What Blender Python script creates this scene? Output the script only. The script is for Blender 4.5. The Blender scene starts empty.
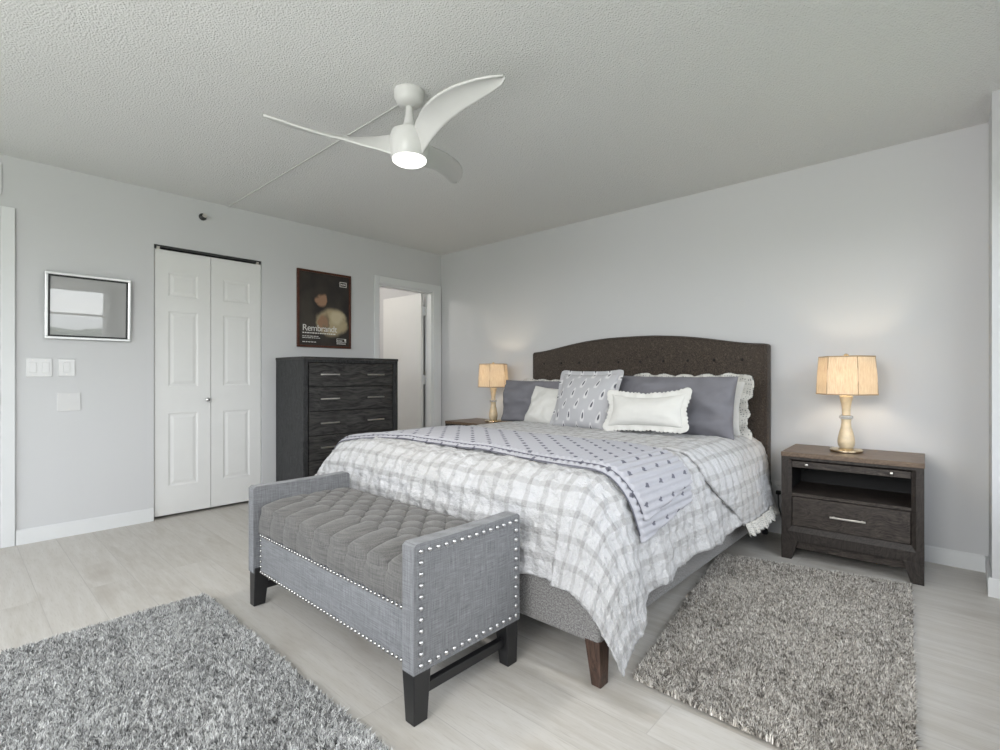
import bpy, bmesh, math, random
import numpy as np
from mathutils import Vector, Matrix, Euler

SC = bpy.context.scene
COL = SC.collection
PI = math.pi
random.seed(7)
RNG = np.random.default_rng(7)
R = math.radians

# ------------------------------------------------------------------ camera
H = 2.44
cam_d = bpy.data.cameras.new('camera')
cam = bpy.data.objects.new('camera', cam_d)
COL.objects.link(cam)
cam.location = (4.397, -3.811, 1.068)
cam.rotation_euler = (R(90), 0, R(42.46))
cam_d.sensor_width = 36.0
cam_d.lens = 18.216
cam_d.shift_y = 0.0006
cam_d.clip_start = 0.05
SC.camera = cam

# ------------------------------------------------------------------ colour management
SC.view_settings.view_transform = 'Standard'
SC.view_settings.look = 'None'
SC.view_settings.gamma = 1.0
SC.view_settings.use_curve_mapping = False
SC.view_settings.exposure = 0.04
try:
    SC.cycles.use_denoising = True
    SC.cycles.max_bounces = 10
    SC.cycles.diffuse_bounces = 6
    SC.cycles.transparent_max_bounces = 12
    SC.cycles.sample_clamp_indirect = 6.0
    SC.cycles.caustics_reflective = False
    SC.cycles.caustics_refractive = False
except Exception:
    pass

SKY_STRENGTH = 5.0
# ------------------------------------------------------------------ sky
world = bpy.data.worlds.new('sky')
SC.world = world
world.use_nodes = True
wn = world.node_tree
wn.nodes.clear()
tc = wn.nodes.new('ShaderNodeTexCoord')
sep = wn.nodes.new('ShaderNodeSeparateXYZ')
wn.links.new(tc.outputs['Generated'], sep.inputs[0])
ramp = wn.nodes.new('ShaderNodeValToRGB')
ramp.color_ramp.elements[0].position = 0.46
ramp.color_ramp.elements[0].color = (0.36, 0.36, 0.34, 1)
ramp.color_ramp.elements[1].position = 0.53
ramp.color_ramp.elements[1].color = (0.90, 0.94, 1.0, 1)
e = ramp.color_ramp.elements.new(1.0); e.color = (0.60, 0.74, 1.0, 1)
mr = wn.nodes.new('ShaderNodeMapRange')
mr.inputs['From Min'].default_value = -1.0
wn.links.new(sep.outputs['Z'], mr.inputs['Value'])
wn.links.new(mr.outputs[0], ramp.inputs[0])
cl = wn.nodes.new('ShaderNodeTexNoise')
cl.inputs['Scale'].default_value = 5.0
cl.inputs['Detail'].default_value = 5.0
wn.links.new(tc.outputs['Generated'], cl.inputs['Vector'])
cr = wn.nodes.new('ShaderNodeMapRange')
cr.inputs['From Min'].default_value = 0.42
cr.inputs['From Max'].default_value = 0.60
wn.links.new(cl.outputs[0], cr.inputs['Value'])
mx = wn.nodes.new('ShaderNodeMix'); mx.data_type = 'RGBA'
wn.links.new(cr.outputs[0], mx.inputs[0])
wn.links.new(ramp.outputs[0], mx.inputs[6])
mx.inputs[7].default_value = (1.0, 1.0, 1.0, 1)
up = wn.nodes.new('ShaderNodeMath'); up.operation = 'GREATER_THAN'
wn.links.new(sep.outputs['Z'], up.inputs[0]); up.inputs[1].default_value = 0.0
mx2 = wn.nodes.new('ShaderNodeMix'); mx2.data_type = 'RGBA'
wn.links.new(up.outputs[0], mx2.inputs[0])
wn.links.new(ramp.outputs[0], mx2.inputs[6])
wn.links.new(mx.outputs[2], mx2.inputs[7])
bg = wn.nodes.new('ShaderNodeBackground')
bg.inputs['Strength'].default_value = SKY_STRENGTH
wn.links.new(mx2.outputs[2], bg.inputs[0])
wo = wn.nodes.new('ShaderNodeOutputWorld')
wn.links.new(bg.outputs[0], wo.inputs[0])

# openings that let the daylight in: (axis wall, y0/x0, y1/x1, z0, z1)
WC = 4.70          # window wall (right of the camera)
WD = -5.60         # wall behind the camera
WIN1 = (-5.20, -2.26, 0.85, 1.86)     # on wall C (y0,y1,z0,z1)
WIN3 = (-2.02, -0.58, 0.52, 2.04)     # unseen opening added on wall C for more light from the right
WIN2 = (0.5, 4.2, 0.05, 2.15)         # unseen opening added on wall D to flatten the light (x0,x1,z0,z1)


def portal(name, loc, rot, sx, sy):
    l = bpy.data.lights.new(name, 'AREA')
    l.shape = 'RECTANGLE'; l.size = sx; l.size_y = sy
    l.cycles.is_portal = True
    o = bpy.data.objects.new(name, l); COL.objects.link(o)
    o.location = loc; o.rotation_euler = rot
    return o


portal('window_daylight', (WC + .10, (WIN1[0] + WIN1[1]) / 2, (WIN1[2] + WIN1[3]) / 2), (0, R(90), 0), WIN1[3] - WIN1[2], WIN1[1] - WIN1[0])
portal('added_side_window_portal', (WC + .10, (WIN3[0] + WIN3[1]) / 2, (WIN3[2] + WIN3[3]) / 2), (0, R(90), 0), WIN3[3] - WIN3[2], WIN3[1] - WIN3[0])
portal('added_rear_window_portal', ((WIN2[0] + WIN2[1]) / 2, WD - .10, (WIN2[2] + WIN2[3]) / 2), (R(90), 0, 0), WIN2[1] - WIN2[0], WIN2[3] - WIN2[2])

# added uplight with no real source, evens the room out by ceiling bounce
l = bpy.data.lights.new('added_bounce_light', 'AREA'); l.shape = 'DISK'; l.size = 1.4; l.energy = 17; l.color = (1.0, 1.0, 1.0)
o = bpy.data.objects.new('added_bounce_light', l); COL.objects.link(o); o.location = (3.2, -5.0, .55); o.rotation_euler = (R(180), 0, 0)

# added fill light behind the camera, lifts the back wall and right side
l = bpy.data.lights.new('added_fill_light', 'AREA'); l.shape = 'RECTANGLE'; l.size = 1.5; l.size_y = .9; l.energy = 55; l.color = (1.0, .99, .97)
o = bpy.data.objects.new('added_fill_light', l); COL.objects.link(o); o.location = (3.95, -5.45, 1.95); o.rotation_euler = (R(93), 0, R(4))

# ------------------------------------------------------------------ node helpers


def nd(nt, t, ins=None, **props):
    n = nt.nodes.new('ShaderNode' + t)
    for k, v in props.items():
        setattr(n, k, v)
    for k, v in (ins or {}).items():
        s = n.inputs[k]
        if isinstance(v, bpy.types.NodeSocket):
            nt.links.new(v, s)
        else:
            s.default_value = v
    return n


def ma(nt, op, a, b=None, c=None, clamp=False):
    n = nt.nodes.new('ShaderNodeMath'); n.operation = op; n.use_clamp = clamp
    for i, v in enumerate((a, b, c)):
        if v is None: continue
        if isinstance(v, bpy.types.NodeSocket): nt.links.new(v, n.inputs[i])
        else: n.inputs[i].default_value = v
    return n.outputs[0]


def mixc(nt, f, a, b, blend='MIX'):
    n = nt.nodes.new('ShaderNodeMix'); n.data_type = 'RGBA'; n.blend_type = blend
    for i, v in ((0, f), (6, a), (7, b)):
        if isinstance(v, bpy.types.NodeSocket): nt.links.new(v, n.inputs[i])
        elif i == 0: n.inputs[0].default_value = v
        else: n.inputs[i].default_value = (v[0], v[1], v[2], 1)
    return n.outputs[2]


def mrange(nt, v, a, b, c=0.0, d=1.0, smooth=False):
    n = nd(nt, 'MapRange', {0: v, 1: a, 2: b, 3: c, 4: d})
    if smooth: n.interpolation_type = 'SMOOTHSTEP'
    return n.outputs[0]


def noise(nt, vec, scale, detail=2.0, rough=.5, sv=None):
    if sv is not None:
        vec = nd(nt, 'VectorMath', {0: vec, 1: sv}, operation='MULTIPLY').outputs[0]
    return nd(nt, 'TexNoise', {'Vector': vec, 'Scale': scale, 'Detail': detail, 'Roughness': rough}).outputs[0]


def mat(name, col=(.5, .5, .5), rough=.6, metal=0.0, **ins):
    m = bpy.data.materials.new(name); m.use_nodes = True
    nt = m.node_tree
    b = nt.nodes['Principled BSDF']
    b.inputs['Base Color'].default_value = (*col, 1)
    b.inputs['Roughness'].default_value = rough
    b.inputs['Metallic'].default_value = metal
    for k, v in ins.items():
        b.inputs[k.replace('_', ' ')].default_value = v
    return m, nt, b


def objco(nt):
    return nd(nt, 'TexCoord').outputs['Object']


def uvco(nt):
    return nd(nt, 'TexCoord').outputs['UV']


def bump(nt, b, h, strength=.3, dist=.005):
    n = nd(nt, 'Bump', {'Height': h, 'Strength': strength, 'Distance': dist})
    nt.links.new(n.outputs[0], b.inputs['Normal'])


def setc(nt, b, c):
    nt.links.new(c, b.inputs['Base Color'])


# ------------------------------------------------------------------ materials
def m_plain(name, col, rough=.6, metal=0., nz=.03, scale=8., **ins):
    m, nt, b = mat(name, col, rough, metal, **ins)
    n = noise(nt, objco(nt), scale, 3)
    f = mrange(nt, n, .3, .7, 1 - nz, 1 + nz)
    mul = nd(nt, 'VectorMath', {0: (*col,), 'Scale': f}, operation='SCALE').outputs[0]
    setc(nt, b, mul)
    return m


def m_wall(name, col):
    m, nt, b = mat(name, col, .75)
    o = objco(nt)
    n = noise(nt, o, 1.3, 2)
    setc(nt, b, mixc(nt, n, col, tuple(c * .965 for c in col)))
    bump(nt, b, noise(nt, o, 220, 2), .06, .002)
    return m


WALL = m_wall('painted_wall', (.605, .608, .616))
TRIM = m_plain('white_trim_paint', (.71, .72, .725), .45, nz=.01)
DOORP = m_plain('white_door_paint', (.72, .72, .71), .5, nz=.01)


def m_ceiling():
    m, nt, b = mat('popcorn_ceiling', (.76, .76, .752), .95)
    o = objco(nt)
    v = nd(nt, 'TexVoronoi', {'Vector': o, 'Scale': 110.0, 'Randomness': 1.0}, feature='F1').outputs['Distance']
    n = noise(nt, o, 95, 4, .65)
    h = ma(nt, 'ADD', ma(nt, 'MULTIPLY', mrange(nt, v, .05, .65, 1, 0), .6), ma(nt, 'MULTIPLY', n, .9))
    bump(nt, b, h, .7, .0062)
    return m


CEIL = m_ceiling()


def m_floor():
    m, nt, b = mat('whitewashed_oak_planks', (.5, .48, .45), .42)
    o = objco(nt)
    br = nd(nt, 'TexBrick', {'Vector': o, 'Color1': (0, 0, 0, 1), 'Color2': (1, 1, 1, 1), 'Mortar': (.5, .5, .5, 1),
                             'Scale': 1.0, 'Mortar Size': .0016, 'Mortar Smooth': .2, 'Bias': 0.0,
                             'Brick Width': 1.85, 'Row Height': .185}, offset=.37, offset_frequency=2)
    seam = br.outputs['Fac']
    rnd = nd(nt, 'SeparateColor', {0: br.outputs['Color']}).outputs[0]
    # grain runs along the plank, shifted plank by plank
    off = nd(nt, 'CombineXYZ', {0: ma(nt, 'MULTIPLY', rnd, 7.3), 1: ma(nt, 'MULTIPLY', rnd, 3.1), 2: 0.0}).outputs[0]
    p = nd(nt, 'VectorMath', {0: o, 1: off}, operation='ADD').outputs[0]
    g1 = noise(nt, p, 3.0, 5, .6, (1.0, 9.0, 1.0))
    g2 = noise(nt, p, 14.0, 4, .6, (1.0, 14.0, 1.0))
    kn = noise(nt, p, 2.1, 3, .5, (1.0, 2.6, 1.0))
    c = mixc(nt, rnd, (.445, .415, .370), (.525, .497, .455))
    c = mixc(nt, mrange(nt, g1, .35, .75), c, (.575, .553, .520))
    c = mixc(nt, mrange(nt, g2, .52, .75, 0, .45), c, (.33, .29, .245))
    c = mixc(nt, mrange(nt, kn, .56, .74, 0, .6), c, (.335, .295, .245))
    c = mixc(nt, ma(nt, 'MULTIPLY', seam, .40), c, (.30, .28, .26))
    st = noise(nt, p, 1.7, 4, .65, (1.0, 22.0, 1.0))
    c = mixc(nt, mrange(nt, st, .66, .74, 0, .55), c, (.25, .215, .18))
    setc(nt, b, c)
    bump(nt, b, ma(nt, 'SUBTRACT', ma(nt, 'MULTIPLY', g2, .25), seam), .25, .002)
    return m


FLOOR = m_floor()


def m_wood(name, dark, light, sv, scale=9., rough=.5, warm=None):
    """open-grained stained wood: grain lines stretched along the axis with the smallest sv"""
    m, nt, b = mat(name, dark, rough)
    o = objco(nt)
    w = noise(nt, o, 2.2, 2)
    dv = nd(nt, 'VectorMath', {0: o, 1: nd(nt, 'CombineXYZ', {0: w, 1: w, 2: ma(nt, 'MULTIPLY', w, .25)}).outputs[0]}, operation='ADD').outputs[0]
    g = noise(nt, dv, scale, 5, .62, sv)
    g2 = noise(nt, o, scale * 3.1, 3, .6, sv)
    f = ma(nt, 'ADD', ma(nt, 'MULTIPLY', g, .65), ma(nt, 'MULTIPLY', g2, .35))
    c = mixc(nt, mrange(nt, f, .38, .66), dark, light)
    setc(nt, b, c)
    bump(nt, b, f, .25, .002)
    b.inputs['Specular IOR Level'].default_value = .3
    return m


DRS = m_wood('charcoal_wood_horizontal', (.010, .010, .0105), (.078, .074, .071), (1., 1., 10.), 5.5)
DRSV = m_wood('charcoal_wood_vertical', (.014, .0145, .0155), (.052, .052, .054), (9., 9., .8), 5.5)
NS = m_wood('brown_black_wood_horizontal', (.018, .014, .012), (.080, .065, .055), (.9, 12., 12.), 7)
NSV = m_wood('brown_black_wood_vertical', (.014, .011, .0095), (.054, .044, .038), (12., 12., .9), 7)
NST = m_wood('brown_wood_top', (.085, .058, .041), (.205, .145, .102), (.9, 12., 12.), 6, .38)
LEGW = m_wood('walnut_brown_leg', (.030, .018, .013), (.095, .055, .040), (12., 12., .9), 8, .4)
BLK = m_plain('black_painted_wood', (.012, .012, .013), .38, nz=.1)
CAV = m_plain('dark_cabinet_inside', (.012, .011, .011), .7, nz=.05)
NICK = m_plain('brushed_nickel', (.72, .69, .64), .28, 1.0, nz=.03)
CHROME = m_plain('polished_chrome', (.82, .82, .82), .1, 1.0, nz=.01)
STEELN = m_plain('pewter_nailheads', (.60, .60, .61), .3, 1.0, nz=.05)
DARKN = m_plain('antique_nailheads', (.50, .49, .47), .22, 1.0, nz=.1)


def m_linen(name, c1, c2, scale=1.0, contrast=(.34, .66), rough=.9):
    m, nt, b = mat(name, c1, rough)
    o = objco(nt)
    h = noise(nt, o, 26 * scale, 3, .6, (.5, .5, 14.))
    v = noise(nt, o, 26 * scale, 3, .6, (14., 14., .5))
    f = ma(nt, 'ADD', ma(nt, 'MULTIPLY', h, .5), ma(nt, 'MULTIPLY', v, .5))
    setc(nt, b, mixc(nt, mrange(nt, f, *contrast), c1, c2))
    b.inputs['Sheen Weight'].default_value = .15
    bump(nt, b, f, .35, .0015)
    return m


LINEN = m_linen('grey_linen', (.088, .091, .098), (.262, .266, .278), 1.25)
SEATL = m_linen('grey_linen_seat', (.068, .066, .065), (.182, .175, .167), .8)


def m_tweed(name, c1, c2, c3, scale=240):
    m, nt, b = mat(name, c1, .95)
    o = objco(nt)
    n = noise(nt, o, scale, 2, .6)
    n2 = noise(nt, o, scale * .33, 2, .6)
    c = mixc(nt, mrange(nt, n, .40, .62), c1, c2)
    c = mixc(nt, mrange(nt, n2, .55, .72), c, c3)
    setc(nt, b, c)
    b.inputs['Sheen Weight'].default_value = .15
    bump(nt, b, n, .5, .002)
    return m


HEADF = m_tweed('brown_tweed', (.019, .014, .011), (.082, .062, .048), (.105, .082, .062))
RAILF = m_tweed('grey_tweed', (.125, .120, .118), (.285, .278, .272), (.21, .205, .20), 170)


def m_plaid():
    m, nt, b = mat('white_grey_plaid_cotton', (.8, .8, .8), .9)
    uv = uvco(nt)
    s = nd(nt, 'SeparateXYZ', {0: uv})
    wob = noise(nt, uv, 9, 3)
    wob2 = ma(nt, 'MULTIPLY', ma(nt, 'SUBTRACT', wob, .5), .016)

    def stripe(v, period, width):
        q = ma(nt, 'FRACT', ma(nt, 'DIVIDE', ma(nt, 'ADD', v, wob2), period))
        d = ma(nt, 'ABSOLUTE', ma(nt, 'SUBTRACT', q, .5))
        return mrange(nt, d, width, width + .05, 1, 0)
    a = stripe(s.outputs[0], .088, .115)
    c = stripe(s.outputs[1], .088, .115)
    thread = noise(nt, uv, 120, 2, .6, (1., 6., 1.))
    f = ma(nt, 'MULTIPLY', ma(nt, 'ADD', a, c), mrange(nt, thread, .3, .7, .75, 1.0))
    base = mixc(nt, mrange(nt, noise(nt, uv, 3, 2), .35, .65), (.55, .55, .565), (.51, .506, .508))
    col = mixc(nt, ma(nt, 'MULTIPLY', f, .40), base, (.255, .248, .243))
    setc(nt, b, col)
    cr = noise(nt, uv, 34, 3, .6)
    bump(nt, b, cr, .85, .024)
    b.inputs['Sheen Weight'].default_value = .1
    return m


PLAID = m_plaid()


def m_motif(name, base, mark, px, py, halo=None, lw=.16, lh=.30, rough=.9, slant=.35, blur=.7):
    """cotton printed with staggered leaf sprigs, laid out in the cloth's own UV (metres)"""
    m, nt, b = mat(name, base, rough)
    s = nd(nt, 'SeparateXYZ', {0: uvco(nt)})
    V = ma(nt, 'DIVIDE', s.outputs[1], py)
    row = ma(nt, 'FLOOR', V)
    U = ma(nt, 'ADD', ma(nt, 'DIVIDE', s.outputs[0], px), ma(nt, 'MULTIPLY', row, .5))
    u = ma(nt, 'SUBTRACT', ma(nt, 'FRACT', U), .5)
    v = ma(nt, 'SUBTRACT', ma(nt, 'FRACT', V), .5)
    u = ma(nt, 'SUBTRACT', u, ma(nt, 'MULTIPLY', v, slant))
    nz = noise(nt, uvco(nt), 170, 2)
    taper = ma(nt, 'ADD', lw, ma(nt, 'MULTIPLY', v, -lw * .9))
    du = ma(nt, 'DIVIDE', u, taper); dv = ma(nt, 'DIVIDE', v, lh)
    d = ma(nt, 'SQRT', ma(nt, 'ADD', ma(nt, 'MULTIPLY', du, du), ma(nt, 'MULTIPLY', dv, dv)))
    d2 = ma(nt, 'ADD', d, ma(nt, 'MULTIPLY', ma(nt, 'SUBTRACT', nz, .5), blur))
    f = mrange(nt, d2, .75, 1.05, 1, 0)
    c = base
    if halo:
        c = mixc(nt, mrange(nt, d, 1.6, 2.3, 1, 0), base, halo)
    setc(nt, b, mixc(nt, f, c, mark))
    bump(nt, b, noise(nt, uvco(nt), 260, 2), .2, .002)
    return m


THROW = m_motif('lavender_grey_sprigged_cotton', (.42, .42, .455), (.13, .13, .16), .125, .060, lw=.080, lh=.25, blur=.9, slant=.1)
PATP = m_motif('grey_cotton_with_leaf_print', (.41, .41, .43), (.09, .09, .11),   .118, .080, halo=(.58, .58, .585), lw=.060, lh=.29, slant=.12)
GREYP = m_plain('slate_grey_cotton', (.170, .168, .188), .85, nz=.05, scale=14)
WHITEP = m_plain('white_cotton', (.62, .615, .59), .9, nz=.02, scale=20)
CREAMP = m_plain('off_white_cotton', (.62, .61, .585), .9, nz=.03, scale=20)
PIPING = m_plain('dark_blue_grey_piping', (.12, .12, .15), .8)


def m_eyelet():
    m, nt, b = mat('eyelet_cotton', (.66, .64, .60), .9)
    uv = uvco(nt)
    v = nd(nt, 'TexVoronoi', {'Vector': uv, 'Scale': 75.0, 'Randomness': .35}).outputs['Distance']
    setc(nt, b, mixc(nt, mrange(nt, v, .22, .32, 1, 0), (.58, .565, .53), (.20, .21, .20)))
    return m


EYELET = m_eyelet()


def m_rug(name, a, b_, c_):
    m, nt, b = mat(name, a, .95)
    at = nd(nt, 'Attribute', attribute_name='yarn').outputs['Fac']
    patch = noise(nt, objco(nt), 3.4, 3)
    f = ma(nt, 'ADD', at, ma(nt, 'MULTIPLY', ma(nt, 'SUBTRACT', patch, .5), .35))
    c = mixc(nt, mrange(nt, f, .1, .55), a, b_)
    c = mixc(nt, mrange(nt, f, .55, 1.0), c, c_)
    setc(nt, b, c)
    b.inputs['Specular IOR Level'].default_value = .2
    return m


RUGM = m_rug('grey_brown_shag_yarn', (.11, .098, .085), (.54, .503, .452), (.93, .895, .84))
RUGM2 = m_rug('grey_shag_yarn', (.11, .11, .11), (.50, .50, .49), (.88, .88, .865))
RUGB = m_plain('rug_backing', (.07, .068, .065), .95)
GLASSM = None


def m_thin_glass(name, k=.08):
    m = bpy.data.materials.new(name); m.use_nodes = True
    nt = m.node_tree; nt.nodes.clear()
    tr = nd(nt, 'BsdfTransparent', {0: (.97, .98, .98, 1)})
    gl = nd(nt, 'BsdfGlossy', {'Roughness': .02})
    mx = nd(nt, 'MixShader', {0: k, 1: tr.outputs[0], 2: gl.outputs[0]})
    out = nd(nt, 'OutputMaterial', {0: mx.outputs[0]})
    return m


GLASS = m_thin_glass('window_glass', .06)


def m_emit(name, col, strength):
    m = bpy.data.materials.new(name); m.use_nodes = True
    nt = m.node_tree; nt.nodes.clear()
    em = nd(nt, 'Emission', {0: (*col, 1), 1: strength})
    nd(nt, 'OutputMaterial', {0: em.outputs[0]})
    return m


def m_shade():
    m = bpy.data.materials.new('pleated_silk_shade'); m.use_nodes = True
    nt = m.node_tree; nt.nodes.clear()
    s = nd(nt, 'SeparateXYZ', {0: uvco(nt)})
    pl = noise(nt, nd(nt, 'CombineXYZ', {0: s.outputs[0], 1: ma(nt, 'MULTIPLY', s.outputs[1], .1), 2: 0.}).outputs[0], 170, 3, .7)
    f = mrange(nt, pl, .3, .7)
    c = mixc(nt, f, (.72, .62, .50), (.93, .86, .74))
    bp = nd(nt, 'Bump', {'Height': pl, 'Strength': .4, 'Distance': .004})
    df = nd(nt, 'BsdfDiffuse', {0: c, 'Normal': bp.outputs[0]})
    tl = nd(nt, 'BsdfTranslucent', {0: c})
    mx = nd(nt, 'MixShader', {0: .62, 1: df.outputs[0], 2: tl.outputs[0]})
    nd(nt, 'OutputMaterial', {0: mx.outputs[0]})
    return m


SHADE = m_shade()
SHTRIM = m_plain('tan_shade_braid', (.42, .32, .21), .8)
ALAB = m_plain('cream_alabaster', (.70, .56, .37), .3, nz=.12, scale=30, Subsurface_Weight=.0)
CRYS, _nt, _b = mat('crystal', (.95, .93, .88), .03); _b.inputs['Transmission Weight'].default_value = .75
BRASS = m_plain('champagne_metal', (.72, .60, .42), .22, 1.0)
FANW = m_plain('white_fan_plastic', (.62, .62, .608), .35, nz=.01)
LENS = m_emit('lit_fan_lens', (1.0, .98, .94), 2.2)

# ------------------------------------------------------------------ mesh helpers
WL = {}     # world origin of each thing's root


def fin(bm):
    bmesh.ops.recalc_face_normals(bm, faces=bm.faces)


def box(bm, x0, x1, y0, y1, z0, z1, bev=0.0, seg=2):
    t = bmesh.new()
    vs = [t.verts.new(p) for p in ((x0, y0, z0), (x1, y0, z0), (x1, y1, z0), (x0, y1, z0), (x0, y0, z1), (x1, y0, z1), (x1, y1, z1), (x0, y1, z1))]
    for f in ((0, 3, 2, 1), (4, 5, 6, 7), (0, 1, 5, 4), (1, 2, 6, 5), (2, 3, 7, 6), (3, 0, 4, 7)):
        t.faces.new([vs[i] for i in f])
    if bev > 0:
        bmesh.ops.bevel(t, geom=list(t.edges), offset=bev, segments=seg, profile=.5, affect='EDGES')
    join(bm, t)
    return bm


def join(bm, t):
    me = bpy.data.meshes.new('tmp'); t.to_mesh(me); t.free()
    bm.from_mesh(me); bpy.data.meshes.remove(me)


def frustum(bm, b0, b1, z0, z1, bev=0.0):
    """b0,b1 = (x0,x1,y0,y1) at bottom and top"""
    t = bmesh.new()
    vs = []
    for (x0, x1, y0, y1), z in ((b0, z0), (b1, z1)):
        vs += [t.verts.new(p) for p in ((x0, y0, z), (x1, y0, z), (x1, y1, z), (x0, y1, z))]
    for f in ((0, 3, 2, 1), (4, 5, 6, 7), (0, 1, 5, 4), (1, 2, 6, 5), (2, 3, 7, 6), (3, 0, 4, 7)):
        t.faces.new([vs[i] for i in f])
    if bev: bmesh.ops.bevel(t, geom=list(t.edges), offset=bev, segments=2, profile=.5, affect='EDGES')
    join(bm, t)
    return bm


def lathe(bm, prof, cx=0, cy=0, n=32, rot=0.0, cap=True):
    rings = []
    for r, z in prof:
        rings.append([bm.verts.new((cx + r * math.cos(2 * PI * i / n + rot), cy + r * math.sin(2 * PI * i / n + rot), z)) for i in range(n)])
    for a, b in zip(rings, rings[1:]):
        for i in range(n):
            bm.faces.new((a[i], a[(i + 1) % n], b[(i + 1) % n], b[i]))
    if cap:
        bm.faces.new(list(reversed(rings[0]))); bm.faces.new(rings[-1])
    return bm


def tube(bm, pts, r, n=8, cap=True):
    rings = []
    pts = [Vector(p) for p in pts]
    for i, p in enumerate(pts):
        d = (pts[min(i + 1, len(pts) - 1)] - pts[max(i - 1, 0)]).normalized()
        a = d.orthogonal() if i == 0 else (a - d * a.dot(d))
        a.normalize(); b = d.cross(a)
        rings.append([bm.verts.new(p + (a * math.cos(2 * PI * k / n) + b * math.sin(2 * PI * k / n)) * r) for k in range(n)])
    for u, v in zip(rings, rings[1:]):
        for k in range(n):
            bm.faces.new((u[k], u[(k + 1) % n], v[(k + 1) % n], v[k]))
    if cap:
        bm.faces.new(list(reversed(rings[0]))); bm.faces.new(rings[-1])
    return bm


def B():
    return bmesh.new()


def root_loc(o):
    while o.parent is not None: o = o.parent
    return WL.get(o.name, (0, 0, 0))


def obj(name, bm, m, parent=None, smooth=False, local=False):
    """links a bmesh drawn in world coordinates as one mesh object"""
    fin(bm)
    me = bpy.data.meshes.new(name)
    if parent is not None and not local:
        bmesh.ops.translate(bm, vec=-Vector(root_loc(parent)), verts=bm.verts)
    bm.to_mesh(me); bm.free()
    me.materials.append(m)
    if smooth:
        me.polygons.foreach_set('use_smooth', [True] * len(me.polygons))
    o = bpy.data.objects.new(name, me); COL.objects.link(o)
    if parent is not None: o.parent = parent
    return o


def smooth_angle(o, deg=35):
    me = o.data
    me.polygons.foreach_set('use_smooth', [True] * len(me.polygons))
    bm = bmesh.new(); bm.from_mesh(me)
    for e in bm.edges:
        if len(e.link_faces) == 2 and e.calc_face_angle(0) > R(deg): e.smooth = False
        else: e.smooth = True
    bm.to_mesh(me); bm.free()
    return o


def mesh_np(name, V, F, m, parent=None, uv=None, smooth=True):
    """V (n,3) world coordinates, F (k,4) ints, uv (n,2) per vertex"""
    V = np.asarray(V, dtype=np.float64)
    if parent is not None: V = V - np.array(root_loc(parent))
    me = bpy.data.meshes.new(name)
    me.from_pydata(V.tolist(), [], [tuple(f) for f in F])
    me.materials.append(m)
    if uv is not None:
        l = me.uv_layers.new(name='UVMap')
        idx = np.empty(len(me.loops), dtype=np.int32); me.loops.foreach_get('vertex_index', idx)
        l.data.foreach_set('uv', np.asarray(uv, dtype=np.float32)[idx].ravel())
    if smooth: me.polygons.foreach_set('use_smooth', [True] * len(me.polygons))
    me.update()
    o = bpy.data.objects.new(name, me); COL.objects.link(o)
    if parent is not None: o.parent = parent
    return o


def grid_faces(n, m, wrap=False):
    F = []
    for i in range(n - 1):
        for j in range(m if wrap else m - 1):
            j2 = (j + 1) % m
            F.append((i * m + j, i * m + j2, (i + 1) * m + j2, (i + 1) * m + j))
    return F


def tag(o, label=None, cat=None, group=None, kind=None):
    if label: o['label'] = label
    if cat: o['category'] = cat
    if group: o['group'] = group
    if kind: o['kind'] = kind
    return o


def thing(name, loc, label, cat, group=None):
    o = bpy.data.objects.new(name, None); COL.objects.link(o)
    o.location = loc; o.empty_display_size = .05
    WL[o.name] = tuple(loc)
    return tag(o, label, cat, group)


def structure(name, bm, m, label=None, parent=None, smooth=False):
    o = obj(name, bm, m, parent, smooth)
    if parent is None:
        o['kind'] = 'structure'
        if label: o['label'] = label
    return o


def copy_tree(o, parent=None):
    c = o.copy(); COL.objects.link(c)
    if parent is not None: c.parent = parent
    for ch in list(o.children): copy_tree(ch, c)
    return c


def vnoise(x, y, seed=0):
    """smooth value noise, numpy, about -1..1"""
    xi = np.floor(x).astype(np.int64); yi = np.floor(y).astype(np.int64)
    fx = x - xi; fy = y - yi
    fx = fx * fx * (3 - 2 * fx); fy = fy * fy * (3 - 2 * fy)

    def h(a, b):
        n = (a * 374761393 + b * 668265263 + seed * 1442695041) & 0x7fffffff
        n = ((n ^ (n >> 13)) * 1274126177) & 0x7fffffff
        return ((n ^ (n >> 16)) & 0xffff) / 32767.5 - 1
    return (h(xi, yi) * (1 - fx) + h(xi + 1, yi) * fx) * (1 - fy) + (h(xi, yi + 1) * (1 - fx) + h(xi + 1, yi + 1) * fx) * fy


def sstep(a, b, x):
    t = np.clip((x - a) / (b - a), 0, 1)
    return t * t * (3 - 2 * t)


def grid_normals(P):
    du = np.gradient(P, axis=0); dv = np.gradient(P, axis=1)
    n = np.cross(du, dv)
    n /= np.linalg.norm(n, axis=2, keepdims=True) + 1e-12
    return n


# ================================================================== THE ROOM
XR, YF = WC, WD
structure('floor', box(B(), -2.2, XR + .15, YF - .15, .12, -.12, 0), FLOOR, 'whitewashed plank floor')
structure('ceiling', box(B(), -2.2, XR + .15, YF - .15, .12, H, H + .12), CEIL, 'white popcorn ceiling')
# left wall (x = 0) with a closet opening, a doorway and a second door at the far left
CL0, CL1, CLZ = -2.782, -2.004, 2.040       # closet
DW0, DW1, DWZ = -.845, -.130, 2.010         # doorway
LD0, LD1, LDZ = -4.40, -3.588, 2.055        # door at the far left
bm = B()
for y0, y1, z0, z1 in ((YF, LD0, 0, H), (LD0, LD1, LDZ, H), (LD1, CL0, 0, H), (CL0, CL1, CLZ, H), (CL1, DW0, 0, H), (DW0, DW1, DWZ, H), (DW1, 0.0, 0, H)):
    box(bm, -.11, 0, y0, y1, z0, z1)
structure('wall_left', bm, WALL)
structure('wall_back', box(B(), -2.2, XR + .12, 0, .12, 0, H), WALL)
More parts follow.
